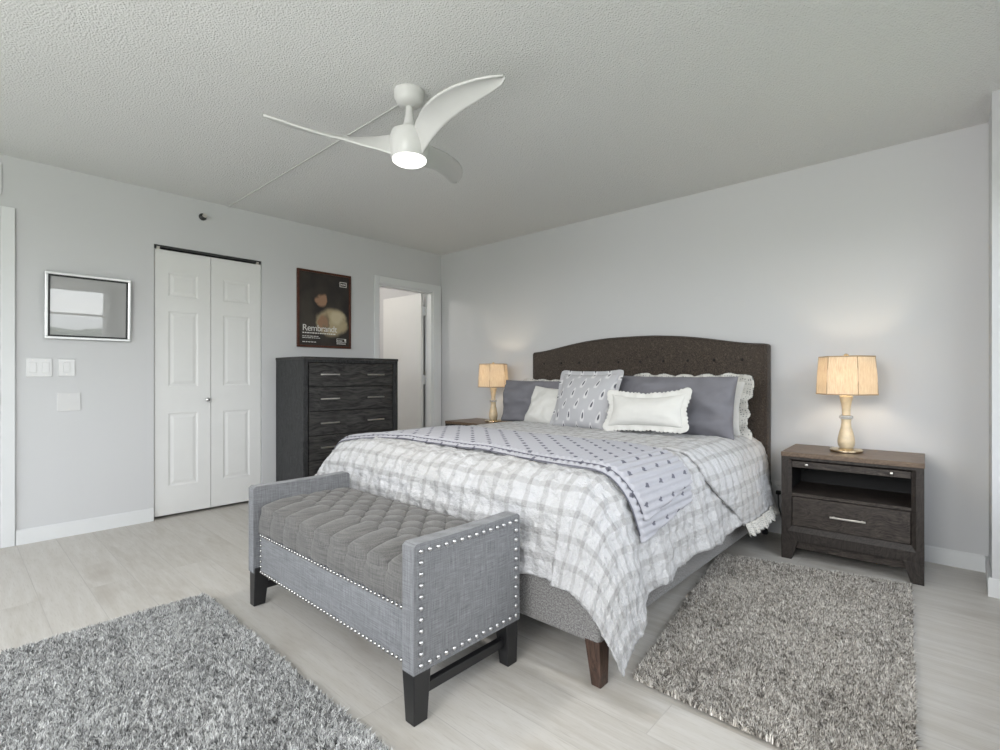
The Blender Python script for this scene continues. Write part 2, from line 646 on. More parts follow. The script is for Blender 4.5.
# window wall on the right: set back behind a short stub of wall beside the nightstand
bm = B()
box(bm, 4.50, XR + .12, -.40, 0, 0, H)
for y0, y1, z0, z1 in ((WIN1[1], WIN3[0], 0, H), (WIN3[0], WIN3[1], 0, WIN3[2]), (WIN3[0], WIN3[1], WIN3[3], H), (WIN3[1], -.40, 0, H),
                       (WIN1[0], WIN1[1], 0, WIN1[2]), (WIN1[0], WIN1[1], WIN1[3], H), (YF, WIN1[0], 0, H)):
    box(bm, XR, XR + .12, y0, y1, z0, z1)
structure('wall_right', bm, WALL)
bm = B()
for x0, x1, z0, z1 in ((-.11, WIN2[0], 0, H), (WIN2[1], XR + .12, 0, H), (WIN2[0], WIN2[1], 0, WIN2[2]), (WIN2[0], WIN2[1], WIN2[3], H)):
    box(bm, x0, x1, YF - .12, YF, z0, z1)
structure('wall_front', bm, WALL)
# little room behind the doorway, and the closet's inside
bm = B()
box(bm, -2.2, -2.08, -1.9, 0, 0, H); box(bm, -2.2, -.11, -1.98, -1.86, 0, H)
structure('wall_hall', bm, WALL)
bm = B()
box(bm, -.72, -.68, CL0 - .06, CL1 + .06, 0, H); box(bm, -.70, -.11, CL0 - .08, CL0 - .05, 0, H); box(bm, -.70, -.11, CL1 + .05, CL1 + .08, 0, H)
structure('wall_closet', bm, WALL)
bm = B()
box(bm, -.72, -.68, LD0 - .06, LD1 + .06, 0, H)
structure('wall_passage', bm, WALL)

# baseboards


def bb(bm, x0, x1, y0, y1, h=.092):
    t = B(); box(t, x0, x1, y0, y1, 0.0, h)
    bmesh.ops.bevel(t, geom=[e for e in t.edges if all(v.co.z > h - .001 for v in e.verts)], offset=.005, segments=2, affect='EDGES')
    join(bm, t)


bm = B()
bb(bm, 0, .014, -3.520, CL0 - .004, .096); bb(bm, 0, .014, CL1 + .004, DW0 - .052)
structure('baseboard_left', bm, TRIM)
bm = B(); bb(bm, .014, 4.486, -.014, 0)
structure('baseboard_back', bm, TRIM)
bm = B(); bb(bm, 4.486, 4.50, -.40, 0); bb(bm, 4.486, XR, -.414, -.40)
structure('baseboard_right', bm, TRIM)

# casings
bm = B()
box(bm, 0, .018, -3.588, -3.522, 0, 2.118, .004); box(bm, 0, .018, LD0 - .066, LD0, 0, 2.118, .004); box(bm, 0, .018, LD0, -3.588, LDZ, 2.118, .004)
structure('trim_1', bm, TRIM)
bm = B()
box(bm, 0, .018, DW0 - .052, DW0, 0, 2.085, .004); box(bm, 0, .018, DW0, DW1, DWZ, 2.085, .004)
box(bm, 0, .018, DW1, -.016, 0, 2.085, .004)
box(bm, -.11, 0, DW0, DW0 + .015, 0, DWZ); box(bm, -.11, 0, DW1 - .015, DW1, 0, DWZ); box(bm, -.11, 0, DW0, DW1, DWZ - .015, DWZ)
structure('trim_2', bm, TRIM)

# ---------------- closet bifold door
def struct_root(name, loc, label):
    o = bpy.data.objects.new(name, None); COL.objects.link(o); o.location = loc
    WL[o.name] = tuple(loc); o['kind'] = 'structure'; o['label'] = label
    return o


def raised_panel(bm, xf, y0, y1, z0, z1):
    """a moulded field on a door face at x = xf (facing +x): groove then raised centre"""
    rings = []
    for ins, dx in ((0, 0), (.012, -.0045), (.020, -.0045), (.038, -.001)):
        rings.append([bm.verts.new((xf + dx, a, b)) for a, b in ((y0 + ins, z0 + ins), (y1 - ins, z0 + ins), (y1 - ins, z1 - ins), (y0 + ins, z1 - ins))])
    for a, b in zip(rings, rings[1:]):
        for i in range(4):
            bm.faces.new((a[i], a[(i + 1) % 4], b[(i + 1) % 4], b[i]))
    bm.faces.new(rings[-1])


def panel_door_leaf(bm, y0, y1, z0, z1, xf, th, fields):
    """door leaf whose front face is pierced by the moulded fields"""
    st = fields[0][0]
    cells = []
    zs = [z0]
    for (ins, a, b) in fields: zs += [a, b]
    zs.append(z1)
    box(bm, xf - th, xf - .010, y0, y1, z0, z1)
    box(bm, xf - .010, xf, y0, y0 + st, z0, z1); box(bm, xf - .010, xf, y1 - st, y1, z0, z1)
    for a, b in zip(zs[0::2], zs[1::2]):
        box(bm, xf - .010, xf, y0 + st, y1 - st, a, b)
    for ins, a, b in fields:
        raised_panel(bm, xf, y0 + st, y1 - st, a, b)


cd = struct_root('door_1', (0, (CL0 + CL1) / 2, 0), 'white bifold closet door')
flds = [(.088, .235, .785), (.088, .985, 1.555), (.088, 1.665, 1.845)]
mid = -2.396
for y0, y1 in ((CL0 + .006, mid - .002), (mid + .002, CL1 - .006)):
    t = B(); panel_door_leaf(t, y0, y1, .022, 2.008, -.012, .034, flds)
    lf = obj('door_leaf', t, DOORP, cd)
    if y1 < -2.3:
        t = B(); lathe(t, [(.006, 0), (.007, .012), (.016, .020), (.018, .028), (.012, .036), (0.001, .038)], n=20)
        bmesh.ops.rotate(t, cent=(0, 0, 0), matrix=Matrix.Rotation(R(90), 3, 'Y'), verts=t.verts)
        bmesh.ops.translate(t, vec=(-.012, -2.427, .88), verts=t.verts)
        k = obj('knob', t, CHROME, lf, True); k['label'] = 'small chrome knob'
t = B(); box(t, -.050, -.014, CL0 + .004, CL1 - .004, 2.022, 2.040)
tr = obj('track', t, m_plain('dark_metal_track', (.03, .03, .03), .5), cd)
t = B()
for y in (CL0 + .03, CL1 - .03): box(t, -.030, -.013, y - .01, y + .01, 2.006, 2.030)
obj('bracket', t, NICK, cd)

# ---------------- open white door beyond the doorway
od = struct_root('door_2', (-.1, -.17, 0), 'white flush door standing open beyond the doorway')
t = B(); box(t, -.83, -.114, -.200, -.166, .01, 1.997, .002)
bmesh.ops.rotate(t, cent=(-.114, -.18, 0), matrix=Matrix.Rotation(R(1.0), 3, 'Z'), verts=t.verts)
obj('door_leaf', t, DOORP, od)
for z in (1.80, 1.02, .2):
    t = B(); box(t, -.118, -.108, -.190, -.146, z - .05, z + .05, .002); tube(t, [(-.106, -.150, z - .05), (-.106, -.150, z + .05)], .007)
    obj('hinge', t, TRIM, od)
# door at the far left of the wall
ld = struct_root('door_3', (0, LD0, 0), 'white door at the left end of the wall')
t = B(); box(t, -.05, -.012, LD0 + .004, LD1 - .004, .012, LDZ - .004, .003)
obj('door_leaf', t, DOORP, ld)
t = B(); lathe(t, [(.025, 0), (.025, .006), (.009, .010), (.009, .035), (.026, .045), (.026, .058), (.01, .066)], n=20)
bmesh.ops.rotate(t, cent=(0, 0, 0), matrix=Matrix.Rotation(R(90), 3, 'Y'), verts=t.verts)
bmesh.ops.translate(t, vec=(-.012, LD1 - .06, .93), verts=t.verts)
obj('knob', t, NICK, ld, True)

# ---------------- windows
def window(name, axis, a0, a1, z0, z1, pos, out, bars_z=(), bars_a=(), label=''):
    """frame in an opening. axis 'y' : opening on an x = pos wall"""
    w = struct_root(name, ((pos, (a0 + a1) / 2, z0) if axis == 'y' else ((a0 + a1) / 2, pos, z0)), label)
    fr = B()

    def bx(bm, p0, p1, q0, q1, r0, r1):
        if axis == 'y': box(bm, min(p0, p1), max(p0, p1), q0, q1, r0, r1, .003)
        else: box(bm, q0, q1, min(p0, p1), max(p0, p1), r0, r1, .003)
    d0, d1 = pos + out * .03, pos + out * .08
    f = .045
    bx(fr, d0, d1, a0, a1, z0, z0 + f); bx(fr, d0, d1, a0, a1, z1 - f, z1)
    bx(fr, d0, d1, a0, a0 + f, z0 + f, z1 - f); bx(fr, d0, d1, a1 - f, a1, z0 + f, z1 - f)
    for z in bars_z: bx(fr, d0, d1, a0 + f, a1 - f, z - .016, z + .016)
    for a in bars_a: bx(fr, d0, d1, a - .02, a + .02, z0 + f, z1 - f)
    c = -.0
    cas = .055
    bx(fr, pos - out * .012, pos, a0 - cas, a1 + cas, z1, z1 + cas); bx(fr, pos - out * .012, pos, a0 - cas, a0, z0, z1); bx(fr, pos - out * .012, pos, a1, a1 + cas, z0, z1)
    if z0 > .2: bx(fr, pos - out * .03, pos, a0 - cas, a1 + cas, z0 - .03, z0)
    obj('window_frame', fr, TRIM, w)
    g = B(); bx(g, pos + out * .052, pos + out * .058, a0 + f, a1 - f, z0 + f, z1 - f)
    obj('pane', g, GLASS, w)
    return w


window('window_1', 'y', *WIN1, WC, 1, bars_z=(1.49,), bars_a=(-3.75,), label='window in the right wall')
window('added_window_3', 'y', *WIN3, WC, 1, bars_z=(1.36,), label='unseen window added in the right wall for light')
window('added_window_2', 'x', *WIN2, WD, -1, bars_a=(1.9, 2.9), label='wide unseen window added behind the camera for light')

# ---------------- outside : lawn and a wooded ridge, seen mirrored in the picture glass
LAWN = m_plain('grass_outside', (.16, .19, .11), .9, nz=.3, scale=.4)
structure('ground_outside', box(B(), XR + .3, 160, -120, 120, -6.2, -6.0), LAWN, 'lawn outside')
n_, m_ = 160, 10
V = []
for i in range(n_):
    for j in range(m_):
        y = -110 + 220 * i / (n_ - 1); v = j / (m_ - 1)
        hh = 6.3 + 1.3 * float(vnoise(np.array([y * .11]), np.array([.3]), 3)[0]) + .8 * float(vnoise(np.array([y * .5]), np.array([4.3]), 5)[0])
        V.append((88 + 18 * (1 - math.cos(v * PI / 2)) * .8 + 1.2 * float(vnoise(np.array([y * .3]), np.array([v * 5.]), 8)[0]), y, -6.0 + hh * math.sin(v * PI / 2)))
hill = mesh_np('hills', V, grid_faces(n_, m_), m_plain('tree_covered_ridge', (.07, .095, .06), .95, nz=.35, scale=.6))
hill['kind'] = 'structure'; hill['label'] = 'wooded ridge outside'

# ================================================================== CEILING FAN
FX, FY = 2.42, -2.30
fan = thing('ceiling_fan', (FX, FY, H), 'white three-blade ceiling fan with a lit round lamp, on the popcorn ceiling', 'ceiling fan')
t = B(); lathe(t, [(.022, 2.368), (.046, 2.374), (.064, 2.388), (.073, 2.410), (.074, H)], FX, FY, 40)
cn = smooth_angle(obj('canopy', t, FANW, fan))
t = B(); lathe(t, [(.060, 2.246), (.042, 2.260), (.030, 2.285), (.021, 2.320), (.0175, 2.36), (.0175, 2.385)], FX, FY, 32)
smooth_angle(obj('downrod', t, FANW, fan))
t = B(); lathe(t, [(.080, 2.112), (.092, 2.132), (.095, 2.172), (.094, 2.218), (.086, 2.242), (.060, 2.250)], FX, FY, 48)
smooth_angle(obj('motor_housing', t, FANW, fan))
t = B(); lathe(t, [(.001, 2.090), (.045, 2.092), (.070, 2.097), (.081, 2.106), (.082, 2.118)], FX, FY, 48)
ln = smooth_angle(obj('light_lens', t, LENS, fan)); ln['label'] = 'glowing white lens'


def blade_mesh():
    n, mseg = 40, 13
    P = np.zeros((n, mseg, 3))
    for i in range(n):
        u = i / (n - 1)
        r = .075 + u * .575
        chord = np.interp(u, [0, .06, .15, .3, .5, .7, .85, .95, 1], [.120, .116, .110, .113, .118, .108, .086, .054, .012])
        pitch = -R(float(np.interp(u, [0, .12, .4, 1], [72, 56, 27, 11])))
        sweep = -.062 * math.sin(PI * min(1, u * 1.02)) + .02 * u      # bows clockwise, tip comes back
        zc = np.interp(u, [0, .3, 1], [2.178, 2.200, 2.238])
        for j in range(mseg):
            w = (j / (mseg - 1) - .5)
            cam_ = .010 * (1 - 4 * w * w)
            P[i, j] = (r, sweep + chord * w * math.cos(pitch), zc + chord * w * math.sin(pitch) + cam_)
    return P


BP = blade_mesh()
for ang in (-5, 115, 235):
    c_, s_ = math.cos(R(ang)), math.sin(R(ang))
    Q = BP.copy(); X = BP[..., 0] * c_ - BP[..., 1] * s_ + FX; Y = BP[..., 0] * s_ + BP[..., 1] * c_ + FY
    Q[..., 0] = X; Q[..., 1] = Y
    n, mseg = Q.shape[:2]
    bl = mesh_np('blade', Q.reshape(-1, 3), grid_faces(n, mseg), FANW, fan)
    so = bl.modifiers.new('thickness', 'SOLIDIFY'); so.thickness = .009; so.offset = 0

# a shallow cable cover runs from the fan to the left wall
race = thing('cable_cover', (1.2, -2.285, H), 'thin white cable cover running along the ceiling from fan to wall', 'cable cover')
for x0, x1 in ((.0, 1.05), (1.052, 2.345)):
    t = B(); box(t, x0 + .002, x1, -2.276, -2.265, H - .008, H - .0005, .003); obj('cover_strip', t, m_plain('cable_cover_white', (.56, .56, .55), .5), race)

# fan lamp's own light
l = bpy.data.lights.new('fan_lamp', 'AREA'); l.shape = 'DISK'; l.size = .15; l.energy = 10; l.color = (1, .97, .92)
o = bpy.data.objects.new('fan_lamp', l); COL.objects.link(o); o.location = (FX, FY, 2.088)
# hall lamp that lights the open door
l = bpy.data.lights.new('hall_lamp', 'POINT'); l.energy = 22; l.color = (1, .95, .88); l.shadow_soft_size = .15
o = bpy.data.objects.new('hall_lamp', l); COL.objects.link(o); o.location = (-1.0, -1.2, 2.25)

# ================================================================== RUGS
def rug(name, quad, n, length, m, label, round_=.04):
    """quad: 4 ground corners counter-clockwise; shaggy pile of single yarns"""
    q = np.array(quad, dtype=float)
    c = q.mean(0)
    th = thing(name, (c[0], c[1], 0), label, 'rug')
    bm = B()
    # backing with slightly rounded corners
    pts = []
    qi = c + (q - c) * .975
    for k in range(4):
        p, a, b = qi[k], qi[k - 1], qi[(k + 1) % 4]
        da = (a - p) / np.linalg.norm(a - p); db = (b - p) / np.linalg.norm(b - p)
        for w in (0, .33, .67, 1):
            s = p + da * round_ * (1 - w) ** 2 + db * round_ * w ** 2
            pts.append(s)
    lo = [bm.verts.new((p[0], p[1], .001)) for p in pts]; hi = [bm.verts.new((p[0], p[1], .009)) for p in pts]
    bm.faces.new(hi); bm.faces.new(list(reversed(lo)))
    for i in range(len(pts)): bm.faces.new((lo[i], lo[(i + 1) % len(pts)], hi[(i + 1) % len(pts)], hi[i]))
    obj('backing', bm, RUGB, th)
    u = RNG.random(n); v = RNG.random(n)
    base = (q[0][None] * ((1 - u) * (1 - v))[:, None] + q[1][None] * (u * (1 - v))[:, None] + q[2][None] * (u * v)[:, None] + q[3][None] * ((1 - u) * v)[:, None])
    edge = np.minimum(np.minimum(u, 1 - u), np.minimum(v, 1 - v))
    # clumps share a lean direction
    cx = vnoise(base[:, 0] * 105, base[:, 1] * 105, 11); cy = vnoise(base[:, 0] * 105 + 9, base[:, 1] * 105 - 5, 12)
    cx2 = vnoise(base[:, 0] * 7, base[:, 1] * 7, 13); cy2 = vnoise(base[:, 0] * 7 + 9, base[:, 1] * 7 - 5, 14)
    lean = np.stack([cx * .95 + cx2 * .2 + RNG.normal(0, .28, n), cy * .95 + cy2 * .2 + RNG.normal(0, .28, n)], 1)
    L = length * RNG.uniform(.75, 1.15, n)
    a = RNG.uniform(0, 2 * PI, n)
    side = np.stack([np.cos(a), np.sin(a)], 1) * .0015
    p0 = np.column_stack([base, np.full(n, .006)])
    h1 = L * .55; h2 = L / np.sqrt(1 + (lean ** 2).sum(1) * .55)
    p1 = np.column_stack([base + lean * (L * .28)[:, None], .006 + h1])
    p2 = np.column_stack([base + lean * (L * .78)[:, None], .006 + h2])
    V = np.empty((n, 5, 3))
    V[:, 0] = p0; V[:, 0, :2] -= side; V[:, 1] = p0; V[:, 1, :2] += side
    V[:, 2] = p1; V[:, 2, :2] += side * 1.15; V[:, 3] = p1; V[:, 3, :2] -= side * 1.15
    V[:, 4] = p2
    V = V.reshape(-1, 3)
    V -= np.array([c[0], c[1], 0])
    b5 = np.arange(n) * 5
    quads = np.stack([b5, b5 + 1, b5 + 2, b5 + 3], 1); tris = np.stack([b5 + 3, b5 + 2, b5 + 4], 1)
    me = bpy.data.meshes.new('pile')
    me.vertices.add(len(V)); me.vertices.foreach_set('co', V.ravel())
    li = np.concatenate([quads.ravel(), tris.ravel()]).astype(np.int32)
    me.loops.add(len(li)); me.loops.foreach_set('vertex_index', li)
    ls = np.concatenate([np.arange(n) * 4, n * 4 + np.arange(n) * 3]).astype(np.int32)
    me.polygons.add(2 * n); me.polygons.foreach_set('loop_start', ls)
    me.update(calc_edges=True); me.validate()
    at = me.attributes.new('yarn', 'FLOAT', 'POINT')
    yarn = np.clip(.5 + .30 * RNG.normal(0, 1, n) + .32 * vnoise(base[:, 0] * 160, base[:, 1] * 160, 17), 0, 1)
    at.data.foreach_set('value', np.repeat(yarn, 5).astype(np.float32))
    me.materials.append(m)
    po = bpy.data.objects.new('pile', me); COL.objects.link(po); po.parent = th; po['kind'] = 'stuff'
    return th


rug('shag_rug', [(3.545, -2.19), (4.315, -2.22), (4.205, -.545), (3.345, -.735)], 240000, .024, RUGM,
    'grey-brown shag rug between the bed and the lamp nightstand')
rug('shag_rug', [(1.71, -4.45), (3.75, -4.45), (3.75, -2.975), (1.71, -2.975)], 430000, .024, RUGM2,
    'large grey shag rug in front of the upholstered bench')

# ================================================================== BED
bed = thing('bed', (2.43, -1.2, 0), 'king bed with a dark brown button-tufted headboard and grey upholstered rails', 'bed')
HX0, HX1, HYF, HYB = 1.424, 3.432, -.115, -.028


def head_z(x):
    u = abs(x - (HX0 + HX1) / 2) / ((HX1 - HX0) / 2)
    us = np.linspace(max(0, u - .06), min(1, u + .06), 9)
    return float(np.mean(np.interp(us, [0, .2, .4, .56, .7, .8, .9, 1.0], [1.383, 1.381, 1.366, 1.345, 1.321, 1.303, 1.289, 1.284])))


nx = 81
xs = np.linspace(HX0, HX1, nx)
prof = [(.018, 0), (.005, .005), (0, .018)]    # inset, depth at the rounded rim
bm = B()
front = []; back = []
rows = np.linspace(0, 1, 14)
rim = .016


def out_pt(x, z, y, ins):
    return None


# closed outline of the headboard, then rings inset for the soft edge
outl = []
for z in np.linspace(.20, 1.265, 20): outl.append((HX0, z))
cr_ = .018
outl += [(HX0 + cr_ * (1 - math.cos(a)), 1.284 - cr_ * (1 - math.sin(a))) for a in np.linspace(.3, PI / 2, 4)]
outl += [(x, head_z(x)) for x in xs if HX0 + .03 < x < HX1 - .03]
outl += [(HX1 - cr_ * (1 - math.cos(a)), 1.284 - cr_ * (1 - math.sin(a))) for a in np.linspace(PI / 2, .3, 4)]
for z in np.linspace(1.265, .20, 20): outl.append((HX1, z))
cxh, czh = (HX0 + HX1) / 2, .75
rings = []
for y, ins in ((HYB, 0.0), (HYF + .012, 0.0), (HYF + .004, .004), (HYF, .011), (HYF + .004, .015), (HYF - .004, .030), (HYF - .008, .10)):
    ring = []
    for x, z in outl:
        sx = 1 - ins / 1.0; sz = 1 - ins / .55
        ring.append(bm.verts.new((cxh + (x - cxh) * sx, y, czh + (z - czh) * sz)))
    rings.append(ring)
for a, b in zip(rings, rings[1:]):
    for i in range(len(a)):
        j = (i + 1) % len(a)
        bm.faces.new((a[i], a[j], b[j], b[i]))
bm.faces.new(list(reversed(rings[0]))); bm.faces.new(rings[-1])
hb = smooth_angle(obj('headboard', bm, HEADF, bed), 40)
hb['label'] = 'dark brown tweed headboard with a raised arched top'
t = B(); lathe(t, [(.010, -.003), (.010, .002), (.007, .006), (.001, .0075)], n=12)
bmesh.ops.rotate(t, cent=(0, 0, 0), matrix=Matrix.Rotation(R(90), 3, 'X'), verts=t.verts)
btn_src = obj('button', t, m_plain('dark_button_cloth', (.012, .010, .009), .8), hb, True, local=True)
for r_, z in enumerate((1.178, 1.02)):
    for k in range(10):
        o = btn_src if (k == 0 and r_ == 0) else btn_src.copy()
        if o is not btn_src: COL.objects.link(o)
        o.parent = hb
        o.location = Vector((1.57 + k * .1898, HYF - .007, z)) - Vector(WL[bed.name])
# rails
t = B(); box(t, 3.410, 3.465, -2.23, -.12, .136, .370, .012, 3); obj('side_rail', t, RAILF, bed)
t = B(); box(t, 1.410, 1.465, -2.23, -.12, .136, .370, .012, 3); obj('side_rail', t, RAILF, bed)
t = B(); box(t, 1.410, 3.472, -2.294, -2.234, .132, .370, .012, 3); obj('foot_rail', t, RAILF, bed)
for x0, x1, y0, y1, m in ((3.412, 3.474, -2.296, -2.226, LEGW), (1.412, 1.485, -2.288, -2.215, LEGW), (3.375, 3.430, -.100, -.040, BLK), (1.425, 1.480, -.100, -.040, BLK)):
    t = B()
    dx = .016 if (x0 > 2 and y0 < -1) else 0
    frustum(t, (x0 + .022 + dx, x1 - .002 + dx, y0 - .014 if y0 < -1 else y0, y1 - .034), (x0, x1, y0, y1), 0, .145 if y0 < -1 else .22, .004)
    obj('leg', t, m, bed)
# platform + mattress under the bedding
t = B(); box(t, 1.465, 3.410, -2.23, -.125, .20, .36); obj('slat_base', t, CAV, bed)
mt = B(); box(mt, 1.485, 3.410, -2.20, -.14, .362, .640, .06, 4)
mo = obj('mattress', mt, WHITEP, bed, True)

# ---------------- draped cloths share one mapping: flat sheet (s, t) -> bed with hanging sides
MX0, MX1, MY1 = 1.452, 3.474, -2.276
TOP = .690
RP, RHO = .175, .150


def drape(S, T, off=0.0, slope=8.0, top=TOP):
    rho = RHO + off; rp = RP + off * .0
    x0, x1, y1 = MX0 - off, MX1 + off, MY1 - off
    cx = np.clip(S, x0 + rp, x1 - rp); cy = np.maximum(T, y1 + rp)
    a = S - cx; b = T - cy
    d = np.sqrt(a * a + b * b) + 1e-9
    ux, uy = a / d, b / d
    corner = (np.abs(ux * uy) * 2)
    d = d * (1 - .13 * corner ** 2)
    fl = rp - rho
    amax = R(90) - np.radians(slope + 4.0 * corner + 14.0 * (ux < -.3))
    arc = rho * amax
    ph = np.clip((d - fl) / rho, 0, amax)
    rest = np.maximum(0, d - fl - arc)
    h = np.minimum(d, fl) + rho * np.sin(ph) + rest * np.cos(amax)
    v = rho * (1 - np.cos(ph)) + rest * np.sin(amax)
    P = np.stack([cx + ux * h, cy + uy * h, top + off - v], -1)
    return P, v, d


def cloth(name, S, T, m, parent, off, disp, thick, uvoff=(0, 0), slope=8.0, post=None):
    P, v, d = drape(S, T, off, slope)
    if post is not None: P = post(P, v, d)
    if post is None: P[..., 2] -= .030 * sstep(MX0 + .42, MX0 + .05, P[..., 0]) * sstep(.25, 0, v) + .006
    N = grid_normals(P)
    N *= np.where(N[..., 2:3].mean() < 0, -1, 1)
    P = P + N * disp(S, T, v)[..., None]
    n, mm = S.shape
    uv = np.stack([S + uvoff[0], T + uvoff[1]], -1).reshape(-1, 2)
    o = mesh_np(name, P.reshape(-1, 3), grid_faces(n, mm), m, parent, uv)
    so = o.modifiers.new('thickness', 'SOLIDIFY'); so.thickness = thick; so.offset = -1
    return o, P


# --- quilt
quilt = thing('quilt', (2.43, -1.3, .69), 'white and grey plaid quilt spread over the bed, its corner hanging near the floor', 'quilt')
ns_, nt_ = 300, 250
sL = MX0 - .36; tH = -.30
sv = np.linspace(0, 1, ns_); tv = np.linspace(0, 1, nt_)
U_, V_ = np.meshgrid(sv, tv, indexing='ij')
Tn = tH + (MY1 - .325 - tH) * V_
hemR = .355 + .014 * np.sin(Tn * 9.0) + .014 * vnoise(Tn * 5, Tn * 0, 2) - .14 * sstep(-.9, -.3, Tn) * 0
hemR = hemR + .130 * sstep(-1.95, -2.25, Tn)
Sn = sL + (MX1 + hemR - sL) * U_
Tn = Tn + (.018 * np.sin(Sn * 8.0) + .012 * vnoise(Sn * 6, Sn * 0 + 3, 4)) * sstep(-2.3, -2.6, Tn)


def quilt_post(P, v, d):
    # soft vertical folds in the hanging parts
    ramp_ = sstep(.08, .45, v)
    wave = .011 + .011 * np.sin(P[..., 1] * 13 + 1.0) + .007 * np.sin(P[..., 1] * 29) + .006 * vnoise(P[..., 1] * 17, v * 4, 9)
    side = (P[..., 0] > MX1 - .05) & (P[..., 1] > MY1 + .1)
    P[..., 0] += np.where(P[..., 0] > MX1 - .05, ramp_ * wave * sstep(MY1 - .15, MY1 + .25, P[..., 1]), 0)
    wf = .014 + .009 * np.sin(P[..., 0] * 11) + .006 * np.sin(P[..., 0] * 23 + 1)
    P[..., 1] -= np.where(P[..., 1] < MY1 + .05, ramp_ * wf * sstep(MX1 + .05, MX1 - .3, P[..., 0]), 0)
    # top is plump: pillow-top swell
    P[..., 2] -= .030 * sstep(MX0 + .42, MX0 + .05, P[..., 0]) * sstep(.25, 0, v) + .006
    P[..., 2] += .010 * vnoise(P[..., 0] * 2.6, P[..., 1] * 2.6, 21) * sstep(.1, 0, v)
    # the corner: a fold pinched in on the foot side
    th = np.arctan2(np.maximum(0, MY1 + RP - P[..., 1]), np.maximum(1e-6, P[..., 0] - (MX1 - RP)))
    inside = (P[..., 0] > MX1 - RP) & (P[..., 1] < MY1 + RP)
    pinch = np.exp(-((th - R(72)) / R(9)) ** 2) * sstep(.05, .5, v) * .0
    lift = (np.exp(-((th - R(50)) / R(24)) ** 2) * .026 + .024) * sstep(.05, .45, v)
    r_ = np.stack([np.cos(th), -np.sin(th)], -1)
    P[..., :2] += np.where(inside[..., None], r_ * (lift - pinch)[..., None], 0)
    return P


def quilt_disp(S, T, v):
    q = .088
    cell = np.abs(np.sin(PI * S / q)) ** .5 * np.abs(np.sin(PI * T / q)) ** .5
    cr = vnoise(S * 40 + T * 14, T * 26 - S * 8, 31) * .0072 + vnoise(S * 70, T * 70, 32) * .0020
    cr2 = vnoise(S * 12 + T * 10, T * 14 - S * 6, 33) * .0060
    return .008 * cell + (cr + cr2) * (1 - .5 * sstep(.1, .4, v) * (S > MX1 - .12))


cl_, QP = cloth('cover', Sn, Tn, PLAID, quilt, 0.0, quilt_disp, .012, post=quilt_post)

# --- the quilt's turned-back upper part, over the bed below the pillows
Sf0, Sf1 = MX0 - .12, MX1 + .37
n1, n2 = 230, 80
U_, V_ = np.meshgrid(np.linspace(0, 1, n1), np.linspace(0, 1, n2), indexing='ij')
Sn2 = Sf0 + (Sf1 - Sf0) * U_
front_e = -1.345 + .012 * np.sin(Sn2 * 5) + .40 * sstep(MX1 + .02, MX1 + .42, Sn2)
back_e = -.34 + .0 * Sn2
Tn2 = back_e + (front_e - back_e) * V_
edge_ = np.minimum(V_, 1.0) * 0 + V_


def fold_disp(S, T, v):
    roll = .030 * np.sqrt(np.clip(1 - ((V_ - .62) / .40) ** 2, 0, 1)) * (V_ > .22)
    roll = np.maximum(roll, .006) * (.35 + .65 * sstep(.02, .25, v))
    return roll + vnoise(S * 30, T * 18, 41) * .003 + vnoise(S * 9 + T * 5, T * 9, 43) * .006 + .006 * np.abs(np.sin(PI * S / .088)) ** .5 * np.abs(np.sin(PI * T / .088)) ** .5


fo, FP = cloth('turned_back_edge', Sn2, Tn2, PLAID, quilt, .010, fold_disp, .014, uvoff=(.02, .045))
# ruffled eyelet hem under the turned-back edge on the near side
k = 120
hem = FP[-1, :, :]
ts = np.linspace(0, 1, k)
ix = ts * (hem.shape[0] - 1)
hx = np.stack([np.interp(ix, np.arange(hem.shape[0]), hem[:, c]) for c in range(3)], -1)
P = np.zeros((k, 6, 3)); UVr = np.zeros((k, 6, 2))
for j in range(6):
    f = j / 5
    P[:, j, 0] = hx[:, 0] + .008 + f * (.018 + .014 * np.sin(ts * 70)) 
    P[:, j, 1] = hx[:, 1] + f * .006 * np.sin(ts * 51 + 1)
    P[:, j, 2] = hx[:, 2] + .012 - f * (.062 + .006 * np.sin(ts * 90))
    UVr[:, j, 0] = ts * 1.1; UVr[:, j, 1] = f * .075
ro = mesh_np('eyelet_ruffle', P.reshape(-1, 3), grid_faces(k, 6), EYELET, quilt, UVr.reshape(-1, 2))
ro.modifiers.new('thickness', 'SOLIDIFY').thickness = .002

# --- folded throw across the bed
throw = thing('throw_blanket', (2.5, -1.7, .70), 'lavender-grey sprigged quilted throw folded across the foot of the bed', 'blanket')


def throw_layer(name, off, ext_f, ext_r, thick, m=THROW):
    n1, n2 = 420, 110
    U_, V_ = np.meshgrid(np.linspace(0, 1, n1), np.linspace(0, 1, n2), indexing='ij')
    s0 = MX0 - .22; s1 = MX1 + .070 + ext_r
    S = s0 + (s1 + .075 * V_ - s0) * U_
    fe = -1.990 - ext_f - .09 * sstep(2.6, 3.2, S) - .16 * sstep(2.05, 1.5, S) + .05 * sstep(3.45, 3.7, S)
    be = -1.405 - .02 * np.sin(S * 3) - .16 * sstep(3.0, 3.55, S)
    T = be + (fe - be) * V_

    def dsp(S, T, v):
        ridge = np.abs(np.sin(PI * S / .031)) ** .5
        edge = sstep(0, .03, V_) * sstep(0, .03, 1 - V_)
        return .013 * ridge * edge + vnoise(S * 8, T * 8, 51) * .003 + .003
    o, P = cloth(name, S, T, m, throw, off, dsp, thick)
    return o, P


